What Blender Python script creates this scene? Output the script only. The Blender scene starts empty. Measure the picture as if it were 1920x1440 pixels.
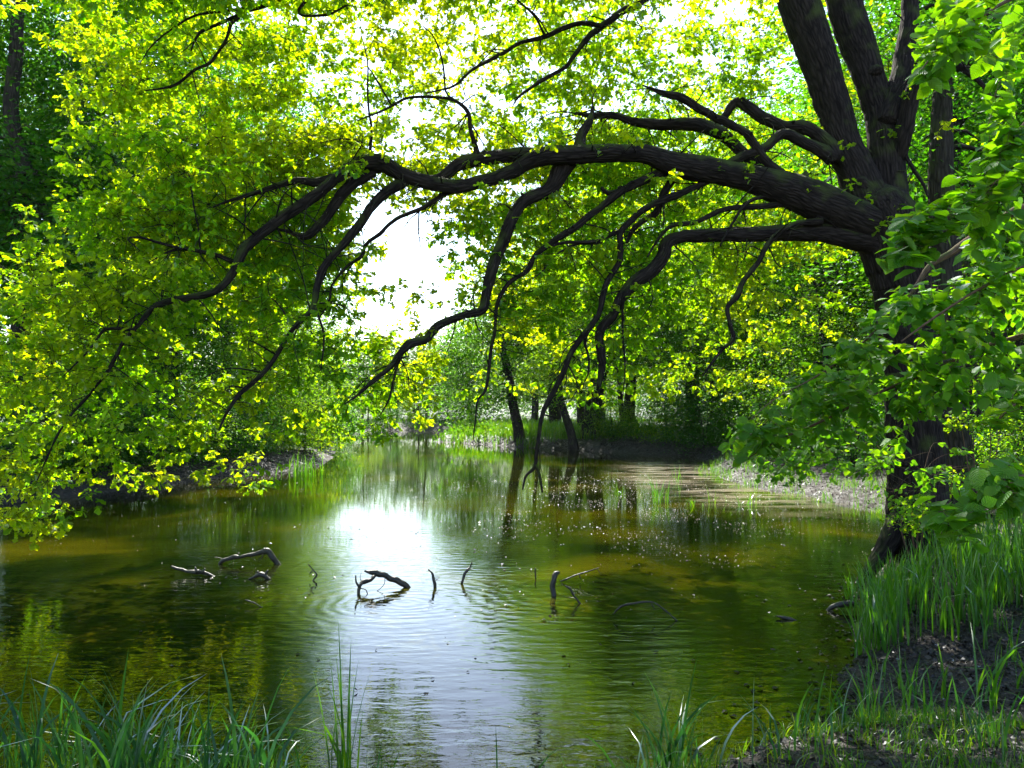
import bpy, math, random
import numpy as np
from mathutils import Vector, kdtree
R = math.radians
random.seed(7)
rng = np.random.default_rng(7)
sc = bpy.context.scene
col = sc.collection

# ---------------------------------------------------------------- camera, sky, sun, exposure
FPX, CX, CY, HOR, EYE = 1598.0, 960.0, 720.0, 770.0, 2.2
PITCH = math.atan((HOR - CY) / FPX)
cam = bpy.data.objects.new('camera', bpy.data.cameras.new('camera')); col.objects.link(cam)
cam.data.sensor_width = 36; cam.data.lens = FPX / 1920 * 36
cam.data.clip_start = 0.1; cam.data.clip_end = 3000
cam.location = (0, 0, EYE); cam.rotation_euler = (R(90) + PITCH, 0, 0)
sc.camera = cam
SUN_AZ, SUN_EL = R(-7), R(47)
SUN = Vector((math.sin(SUN_AZ) * math.cos(SUN_EL), math.cos(SUN_AZ) * math.cos(SUN_EL), math.sin(SUN_EL)))
w = bpy.data.worlds.new('World'); sc.world = w; w.use_nodes = True
nt = w.node_tree; bg = nt.nodes['Background']; bg.inputs['Strength'].default_value = 0.125
sky = nt.nodes.new('ShaderNodeTexSky'); sky.sky_type = 'NISHITA'; sky.sun_disc = False
sky.sun_elevation = SUN_EL; sky.sun_rotation = SUN_AZ; sky.air_density = 1.0; sky.dust_density = 0.6; sky.ozone_density = 0.3
nt.links.new(sky.outputs[0], bg.inputs['Color'])
sl = bpy.data.lights.new('sun', 'SUN'); sl.energy = 5.0; sl.angle = R(0.5); sl.color = (1, 0.95, 0.86)
so = bpy.data.objects.new('sun', sl); col.objects.link(so); so.rotation_euler = SUN.to_track_quat('Z', 'Y').to_euler(); so.location = (0, 0, 60)
sc.view_settings.view_transform = 'Standard'; sc.view_settings.look = 'None'
sc.view_settings.exposure = 1.9; sc.view_settings.gamma = 1
cy = sc.cycles
cy.use_denoising = True; cy.use_adaptive_sampling = True; cy.adaptive_threshold = 0.015
cy.max_bounces = 10; cy.diffuse_bounces = 6; cy.glossy_bounces = 3; cy.transmission_bounces = 6; cy.transparent_max_bounces = 8
cy.caustics_reflective = False; cy.caustics_refractive = False; cy.sample_clamp_indirect = 6
sc.render.use_persistent_data = False

def P(px, py, Y):
    """a point in the scene seen at pixel (px,py) of the 1920x1440 photo, Y metres ahead"""
    u = (px - CX) / FPX; v = (CY - py) / FPX
    dy = math.cos(PITCH) - v * math.sin(PITCH); dz = math.sin(PITCH) + v * math.cos(PITCH)
    return np.array((u / dy * Y, Y, EYE + dz / dy * Y))

# ---------------------------------------------------------------- noise
def _h(ix, iy, iz, seed):
    n = (ix * 374761393 + iy * 668265263 + iz * 2147483647 + seed * 1274126177) & 0xffffffff
    n = ((n ^ (n >> 13)) * 1274126177) & 0xffffffff
    n = ((n ^ (n >> 16)) * 2246822519) & 0xffffffff
    return ((n ^ (n >> 15)) & 0xffffff) / float(0xffffff)
def noise3(p, seed=0):
    p = np.asarray(p, dtype=np.float64); i = np.floor(p).astype(np.int64); f = p - i; f = f * f * (3 - 2 * f)
    r = 0
    for dx in (0, 1):
        for dy in (0, 1):
            for dz in (0, 1):
                wgt = (f[..., 0] if dx else 1 - f[..., 0]) * (f[..., 1] if dy else 1 - f[..., 1]) * (f[..., 2] if dz else 1 - f[..., 2])
                r = r + wgt * _h(i[..., 0] + dx, i[..., 1] + dy, i[..., 2] + dz, seed)
    return r
def unit(v): return v / np.maximum(np.linalg.norm(v, axis=-1, keepdims=True), 1e-9)
def rdir(n): return unit(rng.normal(size=(n, 3)))

# ---------------------------------------------------------------- mesh buffer
class Buf:
    def __init__(s): s.V = []; s.F = []; s.T = []; s.R = []; s.n = 0
    def add(s, V, F, T=None, rnd=0.5):
        V = np.asarray(V, dtype=np.float32).reshape(-1, 3); F = np.asarray(F, dtype=np.int32).reshape(-1, 4)
        s.V.append(V); s.F.append(F + s.n)
        s.T.append(np.zeros_like(V) if T is None else np.asarray(T, dtype=np.float32).reshape(-1, 3))
        s.R.append(np.broadcast_to(np.asarray(rnd, dtype=np.float32), (len(V),)).copy()); s.n += len(V)
    def build(s, name, mat, parent=None, smooth=True):
        V = np.concatenate(s.V); F = np.concatenate(s.F); T = np.concatenate(s.T); Rr = np.concatenate(s.R)
        me = bpy.data.meshes.new(name)
        me.vertices.add(len(V)); me.vertices.foreach_set('co', V.ravel())
        me.loops.add(F.size); me.loops.foreach_set('vertex_index', F.ravel())
        me.polygons.add(len(F)); me.polygons.foreach_set('loop_start', np.arange(0, F.size, 4, dtype=np.int32))
        me.update(calc_edges=True)
        a = me.attributes.new('tc', 'FLOAT_VECTOR', 'POINT'); a.data.foreach_set('vector', T.ravel())
        a = me.attributes.new('rnd', 'FLOAT', 'POINT'); a.data.foreach_set('value', Rr)
        if smooth: me.polygons.foreach_set('use_smooth', np.ones(len(F), dtype=bool))
        me.materials.append(mat)
        o = bpy.data.objects.new(name, me); col.objects.link(o)
        if parent is not None: o.parent = parent
        return o

def tag(o, label=None, cat=None, group=None, kind=None):
    if label: o['label'] = label
    if cat: o['category'] = cat
    if group: o['group'] = group
    if kind: o['kind'] = kind
    return o
def empty(name, loc=(0, 0, 0)):
    o = bpy.data.objects.new(name, None); o.location = [float(c) for c in loc]; o.empty_display_size = 0.3; col.objects.link(o); return o
def copy_tree(o, parent=None):
    c = o.copy(); col.objects.link(c); c.parent = parent
    for ch in [x for x in bpy.data.objects if x.parent == o]: copy_tree(ch, c)
    return c

def catmull(pts, step):
    """pts (n,4): xyz + radius, resampled along a Catmull-Rom spline"""
    p = np.asarray(pts, dtype=float); p = np.vstack([2 * p[0] - p[1], p, 2 * p[-1] - p[-2]]); out = []
    for i in range(1, len(p) - 2):
        L = np.linalg.norm(p[i + 1, :3] - p[i, :3]); k = max(1, int(math.ceil(L / step)))
        t = (np.arange(k) / k)[:, None]; a, b, c, d = p[i - 1], p[i], p[i + 1], p[i + 2]
        out.append(0.5 * ((2 * b) + (-a + c) * t + (2 * a - 5 * b + 4 * c - d) * t ** 2 + (-a + 3 * b - 3 * c + d) * t ** 3))
    out.append(p[-2][None]); q = np.vstack(out); q[:, 3] = np.maximum(q[:, 3], 0.0012); return q

def tube(buf, q, n=8, rough=0.0, seed=0, rnd=0.5, fur=0.0):
    """swept tube through q (m,4); tc carries cylindrical coordinates in metres"""
    c = q[:, :3]; r = q[:, 3]; m = len(q)
    t = unit(np.gradient(c, axis=0)); N = np.zeros_like(t)
    a = np.array((0, 0, 1.0)) if abs(t[0, 2]) < 0.9 else np.array((1.0, 0, 0))
    v = np.cross(t[0], a); v /= np.linalg.norm(v); N[0] = v
    for i in range(1, m):
        v = v - t[i] * v.dot(t[i]); v /= max(np.linalg.norm(v), 1e-9); N[i] = v
    B = np.cross(t, N); th = np.arange(n) / n * 2 * math.pi
    cs, sn = np.cos(th)[None, :, None], np.sin(th)[None, :, None]
    s = np.concatenate([[0], np.cumsum(np.linalg.norm(np.diff(c, axis=0), axis=1))])
    tc = np.stack([np.cos(th)[None] * r[:, None], np.sin(th)[None] * r[:, None], np.repeat(s[:, None], n, 1)], -1)
    rr = np.repeat(r[:, None], n, 1)
    if rough > 0:
        k = 1.0 / max(r.max(), 0.02)
        rr = rr * (1 + rough * (noise3(tc * np.array((k, k, k * .5)) + seed * 7.3, seed) - .5) * 2)
    if fur > 0:
        nz = noise3(tc * np.array((26, 26, 4.5)) + seed, seed + 5); rr = rr + fur * (np.abs(nz - .5) * 2 - .35)
    V = c[:, None] + rr[..., None] * (cs * N[:, None] + sn * B[:, None])
    i = np.arange(m - 1)[:, None] * n; j = np.arange(n)[None]; j2 = (j + 1) % n
    F = np.stack([i + j, i + j2, i + n + j2, i + n + j], -1).reshape(-1, 4)
    V = V.reshape(-1, 3); T = tc.reshape(-1, 3)
    V = np.vstack([V, c[-1] + t[-1] * r[-1] * .8, c[0] - t[0] * r[0] * .3]); T = np.vstack([T, [0, 0, s[-1]], [0, 0, 0]])
    e = m * n; jj = np.arange(0, n, 2)
    cap1 = np.stack([(m - 1) * n + jj, (m - 1) * n + (jj + 1) % n, (m - 1) * n + (jj + 2) % n, np.full(len(jj), e)], -1)
    cap0 = np.stack([(jj + 2) % n, (jj + 1) % n, jj, np.full(len(jj), e + 1)], -1)
    buf.add(V, np.vstack([F, cap1, cap0]), T, rnd)

# leaf templates: stations (t, half width)
LEAF = {
    'oak': ([0, .16, .28, .42, .55, .70, .80, 1.0], [.015, .14, .075, .26, .15, .34, .26, .07]),
    'oval': ([0, .12, .32, .55, .78, 1.0], [.02, .24, .39, .38, .23, .02]),
    'beech': ([0, .3, .7, 1.0], [.03, .3, .24, .02]),
    'plain': ([0, .45, 1.0], [.04, .30, .05]),
}
def leaves(buf, base, axis, nrm, size, kind, rnd, fold=.18, droop=.22):
    t, wd = (np.array(x) for x in LEAF[kind]); K = len(t); N = len(base)
    a = unit(axis); b = unit(np.cross(nrm, a)); n = np.cross(a, b)
    c = (droop * (.2 + 1.6 * rng.random(N)))[:, None]; fo = (fold * (.1 + 1.8 * rng.random(N)))[:, None]
    S = size[:, None, None]
    wj = wd[None] * (1 + .12 * rng.normal(size=(N, K)))
    def pt(sgn): return base[:, None] + S * (t[None, :, None] * a[:, None] + (sgn * wj)[..., None] * b[:, None] + ((-c * t[None] ** 2 + fo * np.abs(sgn) * wj) - 0)[..., None] * n[:, None])
    V = np.concatenate([pt(-1), pt(0), pt(1)], 1)
    k = np.arange(K - 1); f1 = np.stack([k, k + 1, K + k + 1, K + k], -1); f2 = np.stack([K + k, K + k + 1, 2 * K + k + 1, 2 * K + k], -1)
    f = np.vstack([f1, f2]); F = f[None] + (np.arange(N) * 3 * K)[:, None, None]
    T = np.stack([np.tile(np.concatenate([-wd, wd * 0, wd]), (N, 1)), np.tile(np.tile(t, 3), (N, 1)), np.zeros((N, 3 * K))], -1)
    buf.add(V, F, T, np.repeat(rnd, 3 * K))
def leaves2(buf, base, axis, nrm, size, rnd, wid=.3):
    """two-quad leaves for far foliage"""
    a = unit(axis); b = unit(np.cross(nrm, a)); n = np.cross(a, b); S = size[:, None]; N = len(base)
    m = base + S * .5 * a; W = (wid * (1 + .3 * rng.normal(size=N)))[:, None] * S
    V = np.stack([base, m - W * b + .12 * S * n, base + S * a - .15 * S * n, m + W * b + .12 * S * n], 1)
    F = np.arange(4)[None] + (np.arange(N) * 4)[:, None]
    buf.add(V, F, None, np.repeat(rnd, 4))
def sticks(buf, p0, p1, r0, r1):
    """many thin straight three-sided twigs at once"""
    d = unit(p1 - p0); u = unit(np.cross(d, rdir(len(d)))); v = np.cross(d, u); V = []
    mid = (p0 + p1) / 2 + u * (np.linalg.norm(p1 - p0, axis=1) * .08)[:, None]
    for c, r in ((p0, r0), (mid, (r0 + r1) / 2), (p1, r1)):
        for k in range(3):
            th = k * 2.0944; V.append(c + np.reshape(r, (-1, 1)) * (math.cos(th) * u + math.sin(th) * v))
    V = np.stack(V, 1); f = []
    for rI in (0, 1):
        for k in range(3): f.append((rI * 3 + k, rI * 3 + (k + 1) % 3, rI * 3 + 3 + (k + 1) % 3, rI * 3 + 3 + k))
    F = np.array(f)[None] + (np.arange(len(p0)) * 9)[:, None, None]
    buf.add(V, F, V * 1.0)
def grow(bufs, nP, nR, nO, att, rmax=.014, rmin=.003, seg=.18, sides=4, batches=14, lift=.06, maxd=None):
    """join every attractor to the nearest piece of wood by a curved twig; returns end directions"""
    nP = [np.array(p) for p in nP]; nR = list(nR); nO = list(nO); att = np.array(att); left = list(range(len(att))); D = np.zeros((len(att), 3)); ok = np.ones(len(att), bool)
    while left:
        kd = kdtree.KDTree(len(nP))
        for i, p in enumerate(nP): kd.insert(p, i)
        kd.balance()
        fnd = sorted(((kd.find(att[i]))[2], i) for i in left)
        take = fnd[:max(30, len(att) // batches)]
        tk = set(i for _, i in take)
        left = [i for i in left if i not in tk]
        for dist, i in take:
            if maxd and dist > maxd: ok[i] = False; continue
            _, k, _ = kd.find(att[i]); p0 = nP[k]; p1 = att[i]; L = max(dist, 1e-3)
            side = rng.normal(size=3) * .13 * L
            m1 = p0 + (p1 - p0) * .35 + side + np.array((0, 0, lift * L)); m2 = p0 + (p1 - p0) * .7 + side * .6 + np.array((0, 0, lift * L)) + rng.normal(size=3) * .05 * L
            r0 = max(rmin, min(nR[k] * .6, rmin + rmax * min(1, L / 1.5)))
            q = catmull([(*p0, r0), (*m1, r0 * .8), (*m2, r0 * .6), (*p1, rmin)], max(seg, L / 12))
            tube(bufs[nO[k]], q, sides)
            D[i] = unit(q[-1, :3] - q[-2, :3])
            for x in q[1:]: nP.append(x[:3]); nR.append(x[3]); nO.append(nO[k])
    return D, ok

# ---------------------------------------------------------------- materials
def mat_new(name):
    m = bpy.data.materials.new(name); m.use_nodes = True; t = m.node_tree
    for n in list(t.nodes): t.nodes.remove(n)
    out = t.nodes.new('ShaderNodeOutputMaterial'); return m, t, out
def ramp(t, src, stops):
    r = t.nodes.new('ShaderNodeValToRGB'); e = r.color_ramp.elements
    while len(e) < len(stops): e.new(.5)
    for x, (p, c) in zip(e, stops): x.position = p; x.color = (*c, 1) if len(c) == 3 else c
    t.links.new(src, r.inputs[0]); return r.outputs[0]
def leaf_mat(name, cols, tcols, trans=.5, gloss=.08, rough=.35, veins=False):
    """cols: reflected colours over rnd; tcols: transmitted colours over rnd"""
    m, t, out = mat_new(name); N = t.nodes.new; L = t.links.new
    at = N('ShaderNodeAttribute'); at.attribute_name = 'rnd'
    oi = N('ShaderNodeObjectInfo'); ad = N('ShaderNodeMath'); ad.operation = 'MULTIPLY_ADD'; L(oi.outputs['Random'], ad.inputs[0]); ad.inputs[1].default_value = .3
    L(at.outputs['Fac'], ad.inputs[2]); sb = N('ShaderNodeMath'); sb.operation = 'SUBTRACT'; L(ad.outputs[0], sb.inputs[0]); sb.inputs[1].default_value = .15
    k = len(cols) - 1
    c1 = ramp(t, sb.outputs[0], [(i / k, c) for i, c in enumerate(cols)]); c2 = ramp(t, sb.outputs[0], [(i / k, c) for i, c in enumerate(tcols)])
    d = N('ShaderNodeBsdfDiffuse'); tr = N('ShaderNodeBsdfTranslucent'); g = N('ShaderNodeBsdfGlossy'); g.inputs['Roughness'].default_value = rough
    g.inputs['Color'].default_value = (.9, .95, 1, 1)
    L(c1, d.inputs['Color']); L(c2, tr.inputs['Color'])
    mx = N('ShaderNodeMixShader'); mx.inputs[0].default_value = trans; L(d.outputs[0], mx.inputs[1]); L(tr.outputs[0], mx.inputs[2])
    m2 = N('ShaderNodeMixShader'); lw = N('ShaderNodeLayerWeight'); lw.inputs[0].default_value = .35
    ml = N('ShaderNodeMath'); ml.operation = 'MULTIPLY_ADD'; L(lw.outputs['Fresnel'], ml.inputs[0]); ml.inputs[1].default_value = gloss * 3; ml.inputs[2].default_value = gloss * .2; ml.use_clamp = True
    L(ml.outputs[0], m2.inputs[0]); L(mx.outputs[0], m2.inputs[1]); L(g.outputs[0], m2.inputs[2]); L(m2.outputs[0], out.inputs[0])
    if veins:
        ta = N('ShaderNodeAttribute'); ta.attribute_name = 'tc'; sx = N('ShaderNodeSeparateXYZ'); L(ta.outputs['Vector'], sx.inputs[0])
        ab = N('ShaderNodeMath'); ab.operation = 'ABSOLUTE'; L(sx.outputs[0], ab.inputs[0])
        q = N('ShaderNodeMath'); q.operation = 'MULTIPLY_ADD'; L(ab.outputs[0], q.inputs[0]); q.inputs[1].default_value = -.8; L(sx.outputs[1], q.inputs[2])
        s = N('ShaderNodeMath'); s.operation = 'MULTIPLY'; L(q.outputs[0], s.inputs[0]); s.inputs[1].default_value = 55
        s2 = N('ShaderNodeMath'); s2.operation = 'SINE'; L(s.outputs[0], s2.inputs[0])
        bp = N('ShaderNodeBump'); bp.inputs['Strength'].default_value = .5; bp.inputs['Distance'].default_value = .002; L(s2.outputs[0], bp.inputs['Height'])
        L(bp.outputs[0], d.inputs['Normal']); L(bp.outputs[0], g.inputs['Normal']); L(bp.outputs[0], tr.inputs['Normal'])
    return m
def bark_mat(name, c0, c1, scale=14, moss=.25, bump=.02):
    m, t, out = mat_new(name); N = t.nodes.new; L = t.links.new
    at = N('ShaderNodeAttribute'); at.attribute_name = 'tc'; mp = N('ShaderNodeMapping'); mp.inputs['Scale'].default_value = (1, 1, .16); L(at.outputs['Vector'], mp.inputs[0])
    nz = N('ShaderNodeTexNoise'); nz.inputs['Scale'].default_value = scale * 1.6; nz.inputs['Detail'].default_value = 5; nz.inputs['Distortion'].default_value = .6; L(mp.outputs[0], nz.inputs[0])
    vo = N('ShaderNodeTexVoronoi'); vo.feature = 'DISTANCE_TO_EDGE'; vo.inputs['Scale'].default_value = scale * 2; L(mp.outputs[0], vo.inputs[0])
    mu = N('ShaderNodeMath'); mu.operation = 'MULTIPLY_ADD'; L(vo.outputs[0], mu.inputs[0]); mu.inputs[1].default_value = 1.4; L(nz.outputs[0], mu.inputs[2])
    c = ramp(t, mu.outputs[0], [(.35, c0), (.95, c1)])
    ge = N('ShaderNodeNewGeometry'); sx = N('ShaderNodeSeparateXYZ'); L(ge.outputs['Normal'], sx.inputs[0])
    n2 = N('ShaderNodeTexNoise'); n2.inputs['Scale'].default_value = 3.2; n2.inputs['Detail'].default_value = 4; L(ge.outputs['Position'], n2.inputs[0])
    a = N('ShaderNodeMath'); a.operation = 'MULTIPLY_ADD'; L(sx.outputs[2], a.inputs[0]); a.inputs[1].default_value = .25; L(n2.outputs[0], a.inputs[2])
    f = ramp(t, a.outputs[0], [(.62 - moss * .3, (0, 0, 0)), (.85 - moss * .3, (1, 1, 1))])
    mx = N('ShaderNodeMixRGB'); L(f, mx.inputs[0]); L(c, mx.inputs[1]); mx.inputs[2].default_value = (.045, .06, .015, 1)
    b = N('ShaderNodeBsdfPrincipled'); b.inputs['Roughness'].default_value = .95; b.inputs['Specular IOR Level'].default_value = .1; L(mx.outputs[0], b.inputs['Base Color'])
    bp = N('ShaderNodeBump'); bp.inputs['Strength'].default_value = .9; bp.inputs['Distance'].default_value = bump; L(mu.outputs[0], bp.inputs['Height']); L(bp.outputs[0], b.inputs['Normal'])
    L(b.outputs[0], out.inputs[0]); return m

M = {}
M['oakleaf'] = leaf_mat('oak_leaf', [(.025, .095, .002), (.05, .13, .002), (.09, .16, .003)], [(.24, .60, .002), (.48, .76, .002), (.76, .84, .003)], .62, .02, .45)
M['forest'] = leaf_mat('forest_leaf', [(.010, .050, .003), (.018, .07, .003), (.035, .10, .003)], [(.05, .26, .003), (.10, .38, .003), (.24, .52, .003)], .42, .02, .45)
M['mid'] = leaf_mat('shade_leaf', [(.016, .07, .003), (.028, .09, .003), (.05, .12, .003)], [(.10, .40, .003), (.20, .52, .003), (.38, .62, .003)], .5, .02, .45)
M['fresh'] = leaf_mat('fresh_leaf', [(.02, .08, .003), (.035, .10, .003), (.06, .13, .004)], [(.18, .52, .002), (.36, .66, .002), (.60, .76, .003)], .56, .02, .45)
M['grey'] = leaf_mat('hazed_leaf', [(.035, .08, .03), (.05, .10, .03), (.07, .11, .035)], [(.10, .26, .03), (.16, .32, .03), (.24, .38, .03)], .4, .01, .6)  # far foliage greyed: haze put into the leaf colour
M['hazel'] = leaf_mat('hazel_leaf', [(.035, .11, .004), (.055, .15, .004), (.09, .19, .004)], [(.17, .52, .003), (.29, .66, .003), (.48, .76, .004)], .5, .035, .38, True)
M['blade'] = leaf_mat('reed_blade', [(.020, .08, .007), (.03, .10, .007), (.055, .14, .006)], [(.09, .34, .006), (.15, .42, .006), (.28, .54, .006)], .38, .05, .38)
M['bladeblue'] = leaf_mat('sedge_blade', [(.016, .055, .018), (.022, .068, .018), (.04, .11, .012)], [(.04, .20, .025), (.07, .28, .025), (.16, .46, .012)], .30, .06, .38)
M['turf'] = leaf_mat('turf_blade', [(.02, .075, .004), (.035, .10, .004), (.08, .12, .01)], [(.10, .34, .004), (.18, .44, .004), (.34, .48, .01)], .42, .03, .45)
M['litter'] = leaf_mat('dead_leaf', [(.012, .009, .006), (.028, .021, .017), (.07, .055, .043)], [(.05, .03, .01), (.08, .05, .02), (.12, .08, .04)], .08, .06, .38)
M['petal'] = leaf_mat('petal', [(.16, .11, .04), (.24, .18, .09), (.36, .32, .24)], [(.3, .2, .1), (.6, .5, .28), (.7, .65, .5)], .3, .1, .4)
M['bark'] = bark_mat('oak_bark', (.006, .0045, .004), (.030, .023, .020), 13, .15, .022)
M['fbark'] = bark_mat('forest_bark', (.012, .010, .008), (.05, .043, .036), 10, .25, .03)
M['twig'] = bark_mat('hazel_bark', (.06, .035, .022), (.16, .10, .07), 50, .0, .003)
def wet_wood():
    m, t, out = mat_new('wet_wood'); N = t.nodes.new; L = t.links.new
    at = N('ShaderNodeAttribute'); at.attribute_name = 'tc'; nz = N('ShaderNodeTexNoise'); nz.inputs['Scale'].default_value = 40; nz.inputs['Detail'].default_value = 4; L(at.outputs['Vector'], nz.inputs[0])
    b = N('ShaderNodeBsdfPrincipled'); b.inputs['Roughness'].default_value = .5; L(ramp(t, nz.outputs[0], [(.3, (.006, .005, .004)), (.75, (.035, .026, .02))]), b.inputs['Base Color'])
    bp = N('ShaderNodeBump'); bp.inputs['Distance'].default_value = .008; bp.inputs['Strength'].default_value = .8; L(nz.outputs[0], bp.inputs['Height']); L(bp.outputs[0], b.inputs['Normal']); L(b.outputs[0], out.inputs[0]); return m
M['wet'] = wet_wood()

# ---------------------------------------------------------------- pond outline and ground height
POND = np.array([(-20, 5.6), (-8, 5.4), (-3.6, 5.1), (-1.1, 4.7), (-.2, 4.6), (.9, 4.85), (1.8, 5.5), (2.6, 6.6), (3.5, 8.2), (3.95, 9.4), (4.45, 10.8), (5.2, 12.0), (6.4, 14.6), (7.9, 17.5), (8.4, 19.2),
    (7.6, 21.5), (6.9, 24.5), (6.8, 27.5), (7.4, 32), (8.9, 36.6), (8.1, 41), (5.4, 45), (1.3, 50), (-2.1, 56), (-5.6, 61), (-5.2, 65), (2, 71), (12, 76), (22, 80), (24, 90), (0, 96), (-14, 96), (-26, 94), (-28, 82),
    (-17, 70), (-12.6, 60), (-9.9, 47), (-8.0, 38), (-8.0, 33), (-8.8, 29.5), (-10.4, 24), (-12.2, 20), (-20, 14), (-27, 9)], float)
def sdist(x, y):
    """signed distance to the shore: positive on land"""
    d = np.full(x.shape, 1e9); ins = np.zeros(x.shape, bool); n = len(POND)
    for i in range(n):
        a = POND[i]; b = POND[(i + 1) % n]; e = b - a; px = x - a[0]; py = y - a[1]
        t = np.clip((px * e[0] + py * e[1]) / e.dot(e), 0, 1); d = np.minimum(d, np.hypot(px - t * e[0], py - t * e[1]))
        c = ((a[1] > y) != (b[1] > y)) & (x < e[0] * (y - a[1]) / (e[1] if e[1] else 1e-9) + a[0]); ins ^= c
    return np.where(ins, -d, d)
def sstep(a, b, x): t = np.clip((x - a) / (b - a), 0, 1); return t * t * (3 - 2 * t)
def ground_z(x, y):
    x = np.asarray(x, float); y = np.asarray(y, float); p = np.stack([x, y, x * 0], -1)
    d = sdist(x, y) + (noise3(p * 1.7, 3) - .5) * .35 + (noise3(p * .5, 4) - .5) * .5
    mud = np.clip(np.exp(-(((x - 3.9) / 1.9) ** 2 + ((y - 6.3) / 1.9) ** 2)) * 1.3 + np.exp(-(((x - 8.2) / 2.2) ** 2 + ((y - 25) / 5.5) ** 2)), 0, 1)
    steep = .45 * sstep(-.05, .9, d) + .35 * sstep(.5, 5, d) + .012 * np.clip(d, 0, 60)
    flat = .10 * sstep(0, .6, d) + .10 * sstep(.4, 3, d) + .02 * np.clip(d, 0, 20)
    land = steep * (1 - mud) + flat * mud
    land = land + (noise3(p * 2.6, 6) - .5) * .05 * sstep(0, .5, d) + (noise3(p * 9, 8) - .5) * .022 * sstep(-.1, .3, d) + (noise3(p * .12, 9) - .5) * .6 * sstep(3, 20, d) + 13 * sstep(120, 230, np.hypot(x, y - 25)) * (.7 + .6 * noise3(p * .02, 12))
    return np.where(d > 0, land, np.maximum(d * .35, -.9))
def gz(x, y): return float(ground_z(np.array([x]), np.array([y]))[0])

def axis_grid(lo, hi, c, fine, n):
    s = np.linspace(-1, 1, n); k = 5.2; g = np.sinh(s * k) / math.sinh(k); return c + np.where(g < 0, g * (c - lo), g * (hi - c))
gx = axis_grid(-600, 600, 1.5, .1, 330); gy = axis_grid(-60, 900, 8, .1, 420)
XX, YY = np.meshgrid(gx, gy, indexing='ij'); ZZ = ground_z(XX, YY)
bf = Buf(); nx, ny = XX.shape
ii = np.arange(nx - 1)[:, None] * ny; jj = np.arange(ny - 1)[None]
F = np.stack([ii + jj, ii + ny + jj, ii + ny + jj + 1, ii + jj + 1], -1).reshape(-1, 4)
SD = sdist(XX, YY)
# rnd = how grassy a spot is
grass = sstep(.2, 1.2, SD) * np.clip(np.exp(-(((XX + 0) / 9) ** 2 + ((YY - 62) / 12) ** 2)) * 1.4 + (YY < 5.6) * (XX < .8) * .8 + np.exp(-(((XX - 6.8) / 2.2) ** 2 + ((YY - 9.5) / 3) ** 2)) + (YY > 75) * 1.0 + (XX < -9) * (YY > 40) * .8 + (np.hypot(XX, YY - 25) > 90), 0, 1)
bf.add(np.stack([XX, YY, ZZ], -1), F, None, grass.ravel())
def ground_mat():
    m, t, out = mat_new('ground_soil'); N = t.nodes.new; L = t.links.new
    ge = N('ShaderNodeNewGeometry'); at = N('ShaderNodeAttribute'); at.attribute_name = 'rnd'
    n1 = N('ShaderNodeTexNoise'); n1.inputs['Scale'].default_value = 6; n1.inputs['Detail'].default_value = 8; L(ge.outputs['Position'], n1.inputs[0])
    n2 = N('ShaderNodeTexNoise'); n2.inputs['Scale'].default_value = 34; n2.inputs['Detail'].default_value = 4; L(ge.outputs['Position'], n2.inputs[0])
    soil = ramp(t, n1.outputs[0], [(.3, (.006, .0045, .003)), (.5, (.016, .012, .009)), (.72, (.042, .032, .024))])
    grs = ramp(t, n2.outputs[0], [(.3, (.012, .03, .003)), (.7, (.035, .075, .006))])
    mx = N('ShaderNodeMixRGB'); L(at.outputs['Fac'], mx.inputs[0]); L(soil, mx.inputs[1]); L(grs, mx.inputs[2])
    b = N('ShaderNodeBsdfPrincipled'); b.inputs['Specular IOR Level'].default_value = .3; L(mx.outputs[0], b.inputs['Base Color'])
    rg = ramp(t, n1.outputs[0], [(.38, (.38, .38, .38)), (.55, (.85, .85, .85))]); L(rg, b.inputs['Roughness'])
    ad = N('ShaderNodeMath'); ad.operation = 'ADD'; L(n1.outputs[0], ad.inputs[0]); L(n2.outputs[0], ad.inputs[1])
    bp = N('ShaderNodeBump'); bp.inputs['Distance'].default_value = .05; bp.inputs['Strength'].default_value = .9; L(ad.outputs[0], bp.inputs['Height']); L(bp.outputs[0], b.inputs['Normal'])
    L(b.outputs[0], out.inputs[0]); return m
tag(bf.build('ground', ground_mat()), 'dark muddy pond banks with grass further up', 'ground', kind='structure')

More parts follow.
